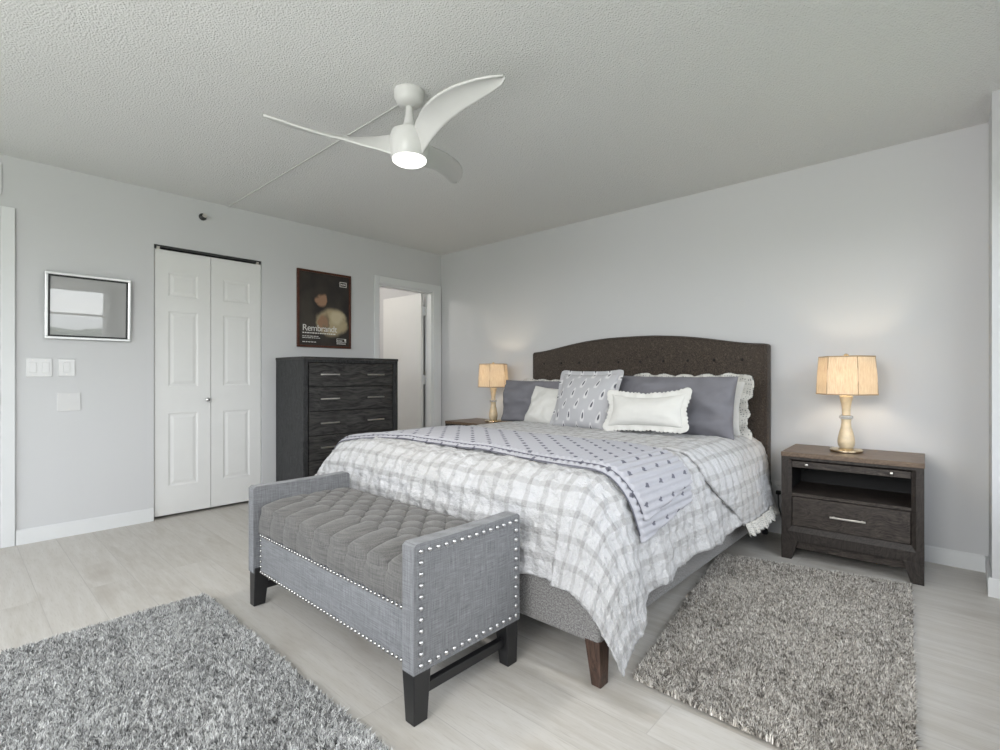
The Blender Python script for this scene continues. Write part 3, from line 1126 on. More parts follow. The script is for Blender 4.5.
lo_, LPt = throw_layer('under_layer', .014, .020, .060, .007)
up_, UPt = throw_layer('upper_layer', .027, -.012, 0, .007)
for PP, nm in ((LPt, 'under'), (UPt, 'upper')):
    t = B()
    tube(t, [Vector(p) + Vector((0, -.002, 0)) for p in PP[::6, -1, :]], .0026, 6)
    obj('piping', t, PIPING, throw, True)

# ================================================================== PILLOWS
def pillow(name, label, w, h, th, loc, tilt, yaw, roll, m, group='pillows on the bed', wrinkle=.006, ear=.07, flange=None, flange_m=None, seed=0, flange_kind='ruffle', sag=0.0, pw=.45):
    """upright cushion leaning back by tilt; front faces -y; loc = middle of its bottom edge"""
    o = thing(name, loc, label, 'pillow', group)
    n = 41
    g = np.sin(np.linspace(-1, 1, n) * PI / 2)
    U, V = np.meshgrid(g, g, indexing='ij')
    X = U * w / 2 * (1 - ear * (1 - V * V)); Z = V * h / 2 * (1 - ear * (1 - U * U)) 
    Z = Z - sag * (1 - U * U) * (V > 0) * V
    prof = (np.clip(1 - U ** 2, 0, 1) * np.clip(1 - V ** 2, 0, 1)) ** pw
    wr = vnoise(U * 3 + seed, V * 3, seed + 60) * wrinkle + vnoise(U * 8 + seed, V * 6, seed + 61) * wrinkle * .4
    full = th / 2 * prof * (1 - .18 * V)
    inn = sstep(0, .25, prof)
    Yf = -(full + wr * inn); Yb = full
    M = Matrix.Rotation(R(yaw), 3, 'Z') @ Matrix.Rotation(R(-tilt), 3, 'X') @ Matrix.Rotation(R(roll), 3, 'Y')
    Mn = np.array(M)
    lift = np.array([0, 0, h / 2])

    def world(P):
        q = P + np.array([0, 0, 0.0])
        q = q @ np.array(Matrix.Rotation(R(roll), 3, 'Y')).T + lift
        return q @ np.array(Matrix.Rotation(R(yaw), 3, 'Z') @ Matrix.Rotation(R(-tilt), 3, 'X')).T + np.array(loc)
    Pf = np.stack([X, Yf, Z], -1).reshape(-1, 3); Pb = np.stack([X, Yb, Z], -1).reshape(-1, 3)
    F1 = grid_faces(n, n); F2 = [tuple(i + n * n for i in reversed(f)) for f in F1]
    uv = np.stack([X, Z], -1).reshape(-1, 2); uv2 = np.concatenate([uv, uv + .37])
    V3 = world(np.concatenate([Pf, Pb]))
    body = mesh_np('cushion', V3, F1 + F2, m, o, uv2)
    bm = bmesh.new(); bm.from_mesh(body.data); bmesh.ops.remove_doubles(bm, verts=bm.verts, dist=.0004); bmesh.ops.recalc_face_normals(bm, faces=bm.faces); bm.to_mesh(body.data); bm.free()
    if flange:
        # strip around the outline
        idx = [(i, 0) for i in range(n)] + [(n - 1, j) for j in range(1, n)] + [(i, n - 1) for i in range(n - 2, -1, -1)] + [(0, j) for j in range(n - 2, 0, -1)]
        op = np.array([[X[i, j], Z[i, j]] for i, j in idx])
        # resample densely
        seg = np.linalg.norm(np.roll(op, -1, 0) - op, axis=1); cum = np.concatenate([[0], np.cumsum(seg)])
        K = 360
        tt = np.linspace(0, cum[-1], K, endpoint=False)
        opx = np.interp(tt, cum, np.append(op[:, 0], op[0, 0])); opz = np.interp(tt, cum, np.append(op[:, 1], op[0, 1]))
        ctr = np.array([0, 0])
        tx = np.roll(opx, -3) - np.roll(opx, 3); tz = np.roll(opz, -3) - np.roll(opz, 3)
        nn = np.stack([tz, -tx], -1); nn /= np.linalg.norm(nn, axis=1, keepdims=True)
        for _ in range(4): nn = (np.roll(nn, 1, 0) + nn + np.roll(nn, -1, 0)); nn /= np.linalg.norm(nn, axis=1, keepdims=True)
        J = 7
        P = np.zeros((J, K, 3)); UVf = np.zeros((J, K, 2))
        for j in range(J):
            f = j / (J - 1)
            if flange_kind == 'ruffle':
                ext = flange * f * (1 + .14 * np.sin(tt * 42) + .05 * np.sin(tt * 97)) - .012 * (1 - f)
                wv = .017 * f * np.sin(tt * 42 + 1.3) + .006 * f * np.sin(tt * 97)
            elif flange_kind == 'fringe':
                ext = flange * f * (1 + .10 * np.sin(tt * 230) + .06 * np.sin(tt * 37)) - .012 * (1 - f)
                wv = .006 * f * np.sin(tt * 60)
            else:
                ext = flange * f - .010 * (1 - f)
                wv = .004 * f * np.sin(tt * 20)
            P[j, :, 0] = opx + nn[:, 0] * ext; P[j, :, 2] = opz + nn[:, 1] * ext; P[j, :, 1] = wv
            UVf[j, :, 0] = tt; UVf[j, :, 1] = f * flange
        fo = mesh_np('flange' if flange_kind == 'flat' else 'ruffle', world(P.reshape(-1, 3)), grid_faces(J, K, True), flange_m or m, o, UVf.reshape(-1, 2))
        so = fo.modifiers.new('thickness', 'SOLIDIFY'); so.thickness = .004; so.offset = 0
    return o


ZB = .712
pillow('pillow_sham', 'off-white eyelet-ruffled sham behind the right-hand slate grey pillow', .77, .365, .14, (2.98, -.43, ZB - .035), 15, 0, 0, CREAMP, flange=.056, flange_m=EYELET, seed=1, wrinkle=.008)
pillow('pillow_sham', 'off-white eyelet-ruffled sham behind the left-hand slate grey pillow, by the headboard', .77, .345, .14, (1.86, -.36, ZB - .04), 15, 0, 0, CREAMP, flange=.036, flange_m=EYELET, seed=2, wrinkle=.008)
pillow('bed_pillow', 'large slate grey pillow behind the fringed white lumbar cushion', .83, .385, .17, (2.985, -.665, ZB - .025), 10, 0, .5, GREYP, seed=3, wrinkle=.024, ear=.04)
pillow('bed_pillow', 'large slate grey pillow behind the small plain white cushion', .82, .360, .17, (1.845, -.56, ZB - .04), 10, 0, .5, GREYP, seed=4, wrinkle=.024, ear=.04)
pillow('throw_pillow', 'square grey pillow printed with dark leaf sprigs', .49, .42, .17, (2.42, -.84, ZB - .025), 20, -4, 0, PATP, flange=.030, flange_m=PATP, seed=5, flange_kind='flat', wrinkle=.007)
pillow('throw_pillow', 'small plain white square cushion left of the leaf-print pillow', .38, .31, .13, (2.03, -.74, ZB - .025), 22, -3, 4, WHITEP, seed=6, wrinkle=.010)
pillow('lumbar_pillow', 'white rectangular lumbar cushion with a fringed edge', .49, .215, .12, (2.945, -.92, ZB + .040), 20, 2, -2, WHITEP, flange=.034, seed=7, flange_kind='fringe', wrinkle=.004, ear=.10, sag=.02)

# ================================================================== BENCH
BX0, BX1, BY0, BY1 = 1.934, 3.173, -2.860, -2.365
AT = .056
bench = thing('storage_bench', ((BX0 + BX1) / 2, (BY0 + BY1) / 2, 0), 'grey linen bench with tufted seat and nailhead trim at the foot of the bed', 'bench')


def arm_bm(x0, x1):
    n = 22
    t = B()
    pts = [(BY0, .158), (BY0, .545)]
    for a in np.linspace(0, 1, n):
        y = BY0 + .012 + (BY1 - BY0 - .024) * a
        pts.append((y, 0.555 - .003 * math.sin(PI * a)))
    pts += [(BY1, .545), (BY1, .158)]
    A = [t.verts.new((x0, y, z)) for y, z in pts]; Bv = [t.verts.new((x1, y, z)) for y, z in pts]
    t.faces.new(A); t.faces.new(list(reversed(Bv)))
    for i in range(len(A)):
        j = (i + 1) % len(A); t.faces.new((A[i], A[j], Bv[j], Bv[i]))
    ee = [e for e in t.edges if len(e.link_faces) == 2 and e.calc_face_angle(0) > R(40)]
    bmesh.ops.bevel(t, geom=ee, offset=.012, segments=3, profile=.5, affect='EDGES')
    return t


armR = smooth_angle(obj('arm', arm_bm(BX1 - AT, BX1), LINEN, bench), 50)
armL = smooth_angle(obj('arm', arm_bm(BX0, BX0 + AT), LINEN, bench), 50)
t = B(); box(t, BX0 + AT - .002, BX1 - AT + .002, -2.832, BY1 + .01, .148, .345, .010, 2)
panel = smooth_angle(obj('storage_box', t, LINEN, bench), 50)
for x0, x1 in ((BX1 - .066, BX1 - .002), (BX0 + .002, BX0 + .066)):
    for y0, y1 in ((BY0 + .004, BY0 + .072), (BY1 - .072, BY1 - .004)):
        t = B()
        cxm = .014
        if x0 > 2.5: b0 = (x0 + .018, x1 - .002, y0 + .001, y1 - .014) if y0 < -2.6 else (x0 + .018, x1 - .002, y0 + .012, y1 - .006)
        else: b0 = (x0 + .002, x1 - .018, y0 + .001, y1 - .014) if y0 < -2.6 else (x0 + .002, x1 - .018, y0 + .012, y1 - .006)
        frustum(t, b0, (x0, x1, y0, y1), 0, .180, .003)
        obj('leg', t, BLK, bench)
for xc in (BX1 - .034, BX0 + .034):
    t = B(); box(t, xc - .012, xc + .012, BY0 + .05, BY1 - .05, .068, .100, .002); obj('stretcher', t, BLK, bench)

# tufted seat
nx_, ny_ = 330, 120
SX0, SX1, SY0, SY1 = BX0 + AT + .002, BX1 - AT - .002, -2.824, BY1 + .004
xs = np.linspace(0, 1, nx_); 
# profile parameter: front face up, over the front roll, across the top, down the back
U_, W_ = np.meshgrid(xs, np.linspace(0, 1, ny_), indexing='ij')
Lf, Lt, Lb = .10, SY1 - SY0, .06
Lall = Lf + Lt + Lb
q = W_ * Lall
X = SX0 + (SX1 - SX0) * U_
# superellipse-like section: y and z from arc position
yy = np.clip(q - Lf, 0, Lt) + SY0
zz = np.where(q < Lf, .346 + q * .9, np.where(q > Lf + Lt, .426 - (q - Lf - Lt), .426))
rr = .055
dfront = np.abs(q - Lf); 
bl_ = np.clip(1 - dfront / (rr * 1.57 / 1), 0, 1)
yy += .018 * bl_ ** 2; zz -= .018 * bl_ ** 2
dback = np.abs(q - Lf - Lt); bl2 = np.clip(1 - dback / .06, 0, 1)
yy -= .015 * bl2 ** 2; zz -= .015 * bl2 ** 2
ends = np.minimum(X - SX0, SX1 - X)
sx_, sy_ = .1248, .120
a_ = X - SX0
yb0 = SY0 + .125           # first row of tufts
vrow = (yy - yb0) / sy_
p_ = a_ / sx_ + vrow; m_2 = a_ / sx_ - vrow
dia = np.sqrt(np.abs(np.sin(PI * p_) * np.sin(PI * m_2)) + 1e-6)
chan = np.abs(np.sin(PI * a_ / sx_))
wtop = sstep(-.12, .12, vrow) * (q > Lf)
node = np.exp(-((np.sin(PI * p_)) ** 2 + (np.sin(PI * m_2)) ** 2) / .16)
near = np.exp(-((np.sin(PI * p_)) ** 2 + (np.sin(PI * m_2)) ** 2) / .75)
puff = (1 - wtop) * chan ** .5 + wtop * (1 - (1 - dia ** .55) * (.30 + .70 * near) - .38 * node)
wback = sstep(SY1 - .07, SY1, yy)
puff = puff * (1 - wback) + (chan ** .55) * wback
amp = np.where(q < Lf, .008 + .014 * sstep(0, Lf, q), .052) 
crown = .004 * sstep(0, .06, ends) * sstep(-.02, .12, yy - SY0)
zd = np.where(q < Lf, 0, puff * amp + crown)
yd = np.where(q < Lf, -(puff * amp), 0)
b3 = np.clip(1 - dfront / .05, 0, 1)
yd = np.where((q >= Lf), -(puff * amp * .6) * b3, yd); zd = np.where(q < Lf, puff * amp * .8 * b3, zd)
side_r = .014 * np.clip(1 - ends / .03, 0, 1) ** 2
P = np.stack([X, yy + yd, zz + zd - side_r], -1)
seat = mesh_np('seat_cushion', P.reshape(-1, 3), grid_faces(nx_, ny_), SEATL, bench)
seat.modifiers.new('thickness', 'SOLIDIFY').thickness = .012
# welt between seat and box
t = B(); tube(t, [(SX0, -2.834, .344), (SX1, -2.834, .344)], .004, 6); obj('welt', t, m_plain('dark_welt', (.07, .07, .08), .9), bench, True)


# nailheads: domes on the arm's outer face and on the front panel
def nail_mesh(r, axis, m):
    t = B(); lathe(t, [(r, 0), (r * .95, r * .35), (r * .68, r * .75), (r * .2, r * .95)], n=10)
    if axis == 'x': bmesh.ops.rotate(t, cent=(0, 0, 0), matrix=Matrix.Rotation(R(90), 3, 'Y'), verts=t.verts)
    else: bmesh.ops.rotate(t, cent=(0, 0, 0), matrix=Matrix.Rotation(R(90), 3, 'X'), verts=t.verts)
    fin(t)
    me = bpy.data.meshes.new('nailhead'); t.to_mesh(me); t.free(); me.materials.append(m)
    me.polygons.foreach_set('use_smooth', [True] * len(me.polygons))
    return me


def place_nail(me, p, parent):
    o = bpy.data.objects.new('nailhead', me); COL.objects.link(o); o.parent = parent
    o.location = Vector(p) - Vector(WL[bench.name])


NM = nail_mesh(.0082, 'x', STEELN)
ya, yb, za, zb = BY0 + .028, BY1 - .022, .180, .530
nt1, nt2 = 14, 10
cnt = 0
for i in range(nt1):
    f = i / (nt1 - 1); y = ya + (yb - ya) * f
    place_nail(NM, (BX1, y, zb - .003 * math.sin(PI * f)), armR); place_nail(NM, (BX1, y, za), armR); cnt += 2
for i in range(1, nt2):
    z = za + (zb - za) * i / nt2
    place_nail(NM, (BX1, ya, z), armR); place_nail(NM, (BX1, yb, z), armR); cnt += 2
NM2 = nail_mesh(.0072, 'y', DARKN)
fx0, fx1, fz0, fz1 = BX0 + AT + .016, BX1 - AT - .016, .162, .331
cols = 46
spots = []
for i in range(cols):
    x = fx1 - (fx1 - fx0) * i / (cols - 1)
    spots.append((x, fz1)); spots.append((x, fz0))
for i in range(1, 7):
    z = fz0 + (fz1 - fz0) * i / 7
    spots += [(fx1, z), (fx0, z)]
spots.sort(key=lambda s: -s[0])
nind = 100 - cnt
rest = B()
for i, (x, z) in enumerate(spots):
    if i < nind: place_nail(NM2, (x, -2.832, z), panel)
    else:
        tmp = bmesh.new(); tmp.from_mesh(NM2); bmesh.ops.translate(tmp, vec=(x, -2.832, z), verts=tmp.verts); join(rest, tmp)
ro = obj('nailheads', rest, DARKN, panel, True); ro['kind'] = 'stuff'

# ================================================================== NIGHTSTANDS
def build_nightstand(x0, yf, label):
    W, D, HT = .650, .440, .622
    x1, yb = x0 + W, yf + D
    o = thing('nightstand', ((x0 + x1) / 2, (yf + yb) / 2, 0), label, 'nightstand', 'matching nightstands')
    # carcass: sides, back, bottom, shelf
    t = B()
    box(t, x0 + .006, x0 + .03, yf + .02, yb, .10, HT - .026, .002); box(t, x1 - .03, x1 - .006, yf + .02, yb, .10, HT - .026, .002)
    box(t, x0 + .03, x1 - .03, yb - .012, yb, .10, HT - .026); box(t, x0 + .03, x1 - .03, yf + .02, yb - .012, .10, .125)
    obj('carcass', t, NSV, o)
    t = B(); box(t, x0 + .03, x1 - .03, yf + .022, yb - .012, .366, .384, .001); obj('shelf', t, NS, o)
    t = B(); box(t, x0 + .0302, x1 - .0302, yb - .0132, yb - .0122, .384, .53); box(t, x0 + .0302, x0 + .0312, yf + .03, yb - .0132, .384, .53); box(t, x1 - .0312, x1 - .0302, yf + .03, yb - .0132, .384, .53)
    obj('compartment_lining', t, CAV, o)
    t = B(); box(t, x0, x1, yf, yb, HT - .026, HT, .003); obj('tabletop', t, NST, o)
    # mitred front frame
    fr = B()
    ox0, ox1, oz0, oz1 = x0 + .002, x1 - .002, .112, HT - .026
    fw, fb, ftp = .052, .082, .022
    ix0, ix1, iz0, iz1 = ox0 + fw, ox1 - fw, oz0 + fb, oz1 - ftp
    oq = [(ox0, oz0), (ox1, oz0), (ox1, oz1), (ox0, oz1)]; iq = [(ix0, iz0), (ix1, iz0), (ix1, iz1), (ix0, iz1)]
    k = .62
    mq = [(a[0] + (b[0] - a[0]) * k, a[1] + (b[1] - a[1]) * k) for a, b in zip(oq, iq)]
    rings = []
    for quad, y in ((oq, yf + .024), (oq, yf + .004), (mq, yf + .004), (iq, yf + .018), (iq, yf + .026)):
        rings.append([fr.verts.new((a, y, b)) for a, b in quad])
    for a, b in zip(rings, rings[1:]):
        for i in range(4): fr.faces.new((a[i], a[(i + 1) % 4], b[(i + 1) % 4], b[i]))
    obj('front_frame', fr, NSV, o)
    # pull-out tray with two knobs
    t = B(); box(t, ix0 + .002, ix1 - .002, yf + .016, yf + .20, .536, iz1 - .003, .002)
    box(t, ix0 + .002, ix1 - .002, yf + .012, yf + .018, .536, .545, .001)
    tr_ = obj('pull_out_tray', t, NS, o)
    for f in (.14, .85):
        t = B(); lathe(t, [(.003, 0), (.004, .010), (.009, .014), (.010, .018), (.006, .023), (.001, .024)], n=16)
        bmesh.ops.rotate(t, cent=(0, 0, 0), matrix=Matrix.Rotation(R(90), 3, 'X'), verts=t.verts)
        bmesh.ops.translate(t, vec=(ix0 + (ix1 - ix0) * f, yf + .016, .556), verts=t.verts)
        obj('knob', t, NICK, tr_, True)
    t = B(); box(t, ix0 + .003, ix1 - .003, yf + .014, yf + .032, iz0 + .003, .363, .002)
    dr = obj('drawer', t, NS, o)
    t = B(); xm = (x0 + x1) / 2
    box(t, xm - .082, xm + .082, yf - .014, yf - .006, .274, .284, .002)
    for dx in (-.065, .065): box(t, xm + dx - .004, xm + dx + .004, yf - .008, yf + .016, .276, .282)
    obj('handle', t, NICK, dr)
    # legs and apron
    for sx in (0, 1):
        for sy in (0, 1):
            xa, xb = (x0 + .002, x0 + .088) if sx == 0 else (x1 - .088, x1 - .002)
            xo, xi = (x0 + .002, x0 + .055) if sx == 0 else (x1 - .055, x1 - .002)
            y0_, y1_ = (yf + .002, yf + .05) if sy == 0 else (yb - .05, yb - .002)
            t = B(); frustum(t, (xo, xi, y0_, y1_), (xa, xb, y0_, y1_), 0, .112, .002); obj('leg', t, NSV, o)
    t = B(); box(t, x0 + .07, x1 - .07, yf + .03, yf + .048, .062, .112, .001); obj('apron', t, NS, o)
    return o


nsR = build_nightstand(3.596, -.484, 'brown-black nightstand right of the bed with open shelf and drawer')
nsL = copy_tree(nsR)
nsL.location.x = .612 + .325; nsL.location.y = -.478 + .22 - .005
nsR.rotation_euler.z = R(2.4)
nsL['label'] = 'brown-black nightstand mostly hidden behind the far left side of the bed'

# ================================================================== LAMPS
def build_lamp(x, y, z, label):
    o = thing('table_lamp', (x, y, z), label, 'table lamp', 'matching bedside lamps')
    t = B(); lathe(t, [(.078, z + .001), (.082, z + .006), (.082, z + .014), (.074, z + .020), (.045, z + .024)], x, y, 36)
    smooth_angle(obj('base', t, BRASS, o))
    t = B(); lathe(t, [(.028, z + .022), (.040, z + .036), (.0430, z + .060), (.0410, z + .085), (.034, z + .118), (.0255, z + .150), (.0235, z + .178), (.026, z + .192)], x, y, 32)
    smooth_angle(obj('lower_column', t, ALAB, o))
    t = B(); lathe(t, [(.022, z + .190), (.033, z + .194), (.036, z + .203), (.033, z + .212), (.022, z + .216)], x, y, 28)
    smooth_angle(obj('crystal_collar', t, CRYS, o))
    t = B(); lathe(t, [(.022, z + .214), (.0205, z + .226), (.022, z + .255), (.027, z + .290), (.033, z + .316), (.0335, z + .326), (.020, z + .330)], x, y, 32)
    smooth_angle(obj('upper_column', t, ALAB, o))
    t = B(); lathe(t, [(.010, z + .328), (.010, z + .345), (.017, z + .346), (.017, z + .385), (.008, z + .388)], x, y, 20)
    smooth_angle(obj('socket', t, BRASS, o))
    t = B(); lathe(t, [(.010, z + .386), (.016, z + .40), (.026, z + .425), (.027, z + .440), (.018, z + .458), (.002, z + .465)], x, y, 20)
    smooth_angle(obj('bulb', t, m_emit('lit_bulb', (1, .83, .60), 90.0) if 'lit_bulb' not in bpy.data.materials else bpy.data.materials['lit_bulb'], o))
    # hexagonal pleated shade
    rows, per = 14, 16
    n = 6 * per
    P = np.zeros((rows, n + 1, 3)); UV = np.zeros((rows, n + 1, 2))
    z0, z1 = z + .338, z + .556
    for i in range(rows):
        f = i / (rows - 1)
        r = .150 - .013 * f + .004 * math.sin(PI * f)
        for k in range(n + 1):
            s = k // per % 6; w = (k % per) / per
            a0, a1 = R(-120 + 60 * s - 0), R(-120 + 60 * (s + 1))
            px = r * (math.cos(a0) * (1 - w) + math.cos(a1) * w); py = r * (math.sin(a0) * (1 - w) + math.sin(a1) * w)
            P[i, k] = (x + px, y + py, z0 + (z1 - z0) * f)
            UV[i, k] = (k / per * .155, f * .22)
    sh = mesh_np('lamp_shade', P.reshape(-1, 3), grid_faces(rows, n + 1), SHADE, o, UV.reshape(-1, 2), smooth=False)
    sh.modifiers.new('thickness', 'SOLIDIFY').thickness = .0015
    t = B()
    for f, rad in ((0, .0036), (1, .0036)):
        r = (.150 - .013 * f) + .0012
        zc = z0 + (z1 - z0) * f
        for s in range(6):
            a0, a1 = R(-120 + 60 * s), R(-60 + 60 * s)
            tube(t, [(x + r * math.cos(a0), y + r * math.sin(a0), zc), (x + r * math.cos(a1), y + r * math.sin(a1), zc)], rad, 6)
    for s in range(6):
        a0 = R(-120 + 60 * s)
        tube(t, [(x + .1512 * math.cos(a0), y + .1512 * math.sin(a0), z0), (x + .1382 * math.cos(a0), y + .1382 * math.sin(a0), z1)], .0022, 6)
    obj('shade_braid', t, SHTRIM, sh)
    t = B()
    for a in (0, 120, 240): tube(t, [(x, y, z1 - .012), (x + .137 * math.cos(R(a)), y + .137 * math.sin(R(a)), z1 - .006)], .0016, 5)
    tube(t, [(x + .012, y, z + .345), (x + .045, y, z + .40), (x + .045, y, z + .45), (x, y, z1 - .012)], .0015, 5)
    tube(t, [(x - .012, y, z + .345), (x - .045, y, z + .40), (x - .045, y, z + .45), (x, y, z1 - .012)], .0015, 5)
    obj('harp', t, BRASS, o)
    t = B(); lathe(t, [(.004, z1 - .012), (.004, z1 + .004), (.012, z1 + .008), (.013, z1 + .012), (.006, z1 + .018), (.001, z1 + .020)], x, y, 18)
    smooth_angle(obj('finial', t, BRASS, o))
    return o


build_lamp(3.893, -.262, .622, 'lit cream lamp with pleated six-sided shade on the nightstand right of the bed')
build_lamp(1.062, -.262, .622, 'lit cream lamp with pleated six-sided shade in the far left corner beside the headboard')

# ================================================================== DRESSER
DX1, DY0, DY1, DZ = .520, -1.894, -.979, 1.222
dresser = thing('dresser', (DX1 / 2, (DY0 + DY1) / 2, 0), 'tall charcoal wood chest of drawers under the dark poster', 'dresser')
t = B()
box(t, .02, DX1 - .004, DY0, DY0 + .026, .09, DZ - .022, .002); box(t, .02, DX1 - .004, DY1 - .026, DY1, .09, DZ - .022, .002)
box(t, .02, .032, DY0 + .026, DY1 - .026, .09, DZ - .022); box(t, .032, DX1 - .03, DY0 + .026, DY1 - .026, .09, .12)
obj('carcass', t, DRSV, dresser)
t = B(); box(t, .018, DX1, DY0 - .003, DY1 + .003, DZ - .022, DZ, .002); obj('dresser_top', t, DRS, dresser)
t = B()
box(t, DX1 - .022, DX1 - .002, DY0 + .001, DY0 + .040, .09, DZ - .022, .003); box(t, DX1 - .022, DX1 - .002, DY1 - .046, DY1 - .001, .09, DZ - .022, .003)
box(t, DX1 - .022, DX1 - .002, DY0 + .040, DY1 - .046, DZ - .046, DZ - .022, .003); box(t, DX1 - .022, DX1 - .002, DY0 + .040, DY1 - .046, .09, .165, .003)
obj('front_frame', t, DRSV, dresser)
t = B(); box(t, .05, DX1 - .024, DY0 + .03, DY1 - .03, .12, DZ - .024); obj('drawer_case', t, CAV, dresser)
zt = [1.174, .974, .774, .575, .375, .172]
for a, b in zip(zt, zt[1:]):
    t = B(); box(t, DX1 - .024, DX1 - .010, DY0 + .052, DY1 - .054, b + .004, a - .003, .002)
    dr = obj('drawer', t, DRS, dresser)
    for yc in (-1.668, -1.228):
        zc = (a + b) / 2 + .003
        t = B(); box(t, DX1 + .012, DX1 + .020, yc - .085, yc + .085, zc - .006, zc + .006, .002)
        for dy in (-.065, .065): box(t, DX1 - .012, DX1 + .014, yc + dy - .004, yc + dy + .004, zc - .004, zc + .004)
        obj('handle', t, NICK, dr)
for y0 in (DY0, DY1 - .07):
    for x0 in (.03, DX1 - .075):
        t = B(); frustum(t, (x0 + .01, x0 + .06, y0 + .01, y0 + .06), (x0, x0 + .07, y0, y0 + .07), 0, .09, .003); obj('leg', t, DRSV, dresser)

# ================================================================== POSTER
PY0, PY1, PZ0, PZ1 = -1.703, -1.166, 1.327, 2.031
poster = thing('framed_poster', (0, (PY0 + PY1) / 2, PZ0), 'framed dark art poster with white title lettering above the dresser', 'poster')
t = B(); f = .020
for y0, y1, z0, z1 in ((PY0, PY1, PZ0, PZ0 + f), (PY0, PY1, PZ1 - f, PZ1), (PY0, PY0 + f, PZ0 + f, PZ1 - f), (PY1 - f, PY1, PZ0 + f, PZ1 - f)):
    box(t, .002, .022, y0, y1, z0, z1, .003)
obj('frame', t, m_wood('reddish_brown_frame', (.055, .020, .012), (.115, .042, .026), (8., 1., 1.), 12, .35), poster)


def m_poster():
    """a plain tonal composition: dark ground, a pale cloth-coloured mass low on the right, a small warm patch above it"""
    m, nt, b = mat('poster_print', (.02, .015, .012), .32)
    s = nd(nt, 'SeparateXYZ', {0: uvco(nt)})
    wv = ma(nt, 'MULTIPLY', ma(nt, 'SUBTRACT', noise(nt, uvco(nt), 5, 4), .5), .30)

    def blob(cx, cy, rx, ry, soft):
        a = ma(nt, 'DIVIDE', ma(nt, 'ADD', ma(nt, 'SUBTRACT', s.outputs[0], cx), wv), rx)
        c = ma(nt, 'DIVIDE', ma(nt, 'SUBTRACT', s.outputs[1], cy), ry)
        d = ma(nt, 'SQRT', ma(nt, 'ADD', ma(nt, 'MULTIPLY', a, a), ma(nt, 'MULTIPLY', c, c)))
        return mrange(nt, d, 1 - soft, 1 + soft, 1, 0, True)
    c = mixc(nt, mrange(nt, noise(nt, uvco(nt), 3, 3), .35, .7), (.012, .009, .008), (.040, .031, .025))
    c = mixc(nt, ma(nt, 'MULTIPLY', blob(.16, .40, .14, .34, .5), .6), c, (.055, .045, .034))
    c = mixc(nt, blob(.64, .33, .30, .19, .22), c, (.40, .33, .205))
    c = mixc(nt, blob(.74, .40, .12, .09, .4), c, (.52, .45, .30))
    c = mixc(nt, ma(nt, 'MULTIPLY', blob(.52, .30, .05, .15, .5), .7), c, (.12, .075, .045))
    c = mixc(nt, blob(.43, .63, .085, .085, .3), c, (.33, .19, .115))
    c = mixc(nt, blob(.45, .33, .07, .10, .35), c, (.30, .17, .10))
    setc(nt, b, c)
    return m


def uv_quad(name, x, y0, y1, z0, z1, m, parent, thick=.003):
    V = [(x, y0, z0), (x, y1, z0), (x, y1, z1), (x, y0, z1), (x - thick, y0, z0), (x - thick, y1, z0), (x - thick, y1, z1), (x - thick, y0, z1)]
    F = [(0, 1, 2, 3), (7, 6, 5, 4), (0, 4, 5, 1), (1, 5, 6, 2), (2, 6, 7, 3), (3, 7, 4, 0)]
    return mesh_np(name, V, F, m, parent, [(0, 0), (1, 0), (1, 1), (0, 1)] * 2, smooth=False)


pr = uv_quad('print', .012, PY0 + f, PY1 - f, PZ0 + f, PZ1 - f, m_poster(), poster)
LETW = m_plain('white_lettering', (.72, .71, .68), .5, nz=.0)


def lettering(txt, y, z, size, parent, name='lettering', spacing=1.0, bold=0.0, x=.0135):
    cu = bpy.data.curves.new(name, 'FONT'); cu.body = txt; cu.size = size; cu.space_character = spacing; cu.offset = bold; cu.extrude = .0003
    tmp = bpy.data.objects.new('tmp_text', cu); COL.objects.link(tmp)
    me = bpy.data.meshes.new_from_object(tmp.evaluated_get(bpy.context.evaluated_depsgraph_get()))
    bpy.data.objects.remove(tmp); me.name = name
    me.materials.clear(); me.materials.append(LETW)
    ob = bpy.data.objects.new(name, me); COL.objects.link(ob)
    ob.parent = parent
    ob.rotation_euler = (R(90), 0, R(90))
    ob.location = Vector((x, y, z)) - Vector(root_loc(parent))
    return ob


PW = PY1 - PY0; PH = PZ1 - PZ0
lettering('Rembrandt', PY0 + .048, PZ0 + .150, .082, pr, 'title', .92)
t = B()
# rows of small print too fine to read in the photograph
for z, y0, y1, hgt in ((.126, .05, .375, .010), (.098, .05, .215, .006), (.083, .05, .225, .006), (.045, .05, .19, .007)):
    y = y0
    while y < y1 - .01:
        wd = random.uniform(.012, .03)
        box(t, .0121, .0128, PY0 + y, PY0 + min(y + wd, y1), PZ0 + z, PZ0 + z + hgt); y += wd + .006
    obj('text_line', t, LETW, pr); t = B()
t.free()
t = B()
def ring_rect(t, y0, y1, z0, z1, w):
    for a in ((y0, y1, z0, z0 + w), (y0, y1, z1 - w, z1), (y0, y0 + w, z0 + w, z1 - w), (y1 - w, y1, z0 + w, z1 - w)):
        box(t, .0121, .0128, *a)
ring_rect(t, PY1 - .118, PY1 - .045, PZ1 - .118, PZ1 - .070, .006)
for k in range(3): box(t, .0121, .0128, PY1 - .106 + k * .018, PY1 - .094 + k * .018, PZ1 - .100, PZ1 - .088)
obj('badge', t, LETW, pr)
t = B()
ring_rect(t, PY1 - .150, PY1 - .050, PZ0 + .055, PZ0 + .092, .004)
for k in range(4): box(t, .0121, .0128, PY1 - .142 + k * .014, PY1 - .133 + k * .014, PZ0 + .066, PZ0 + .076)
box(t, .0121, .0128, PY1 - .150, PY1 - .055, PZ0 + .040, PZ0 + .046)
box(t, .0121, .0128, PY1 - .068, PY1 - .054, PZ0 + .068, PZ0 + .088)
obj('logo', t, LETW, pr)

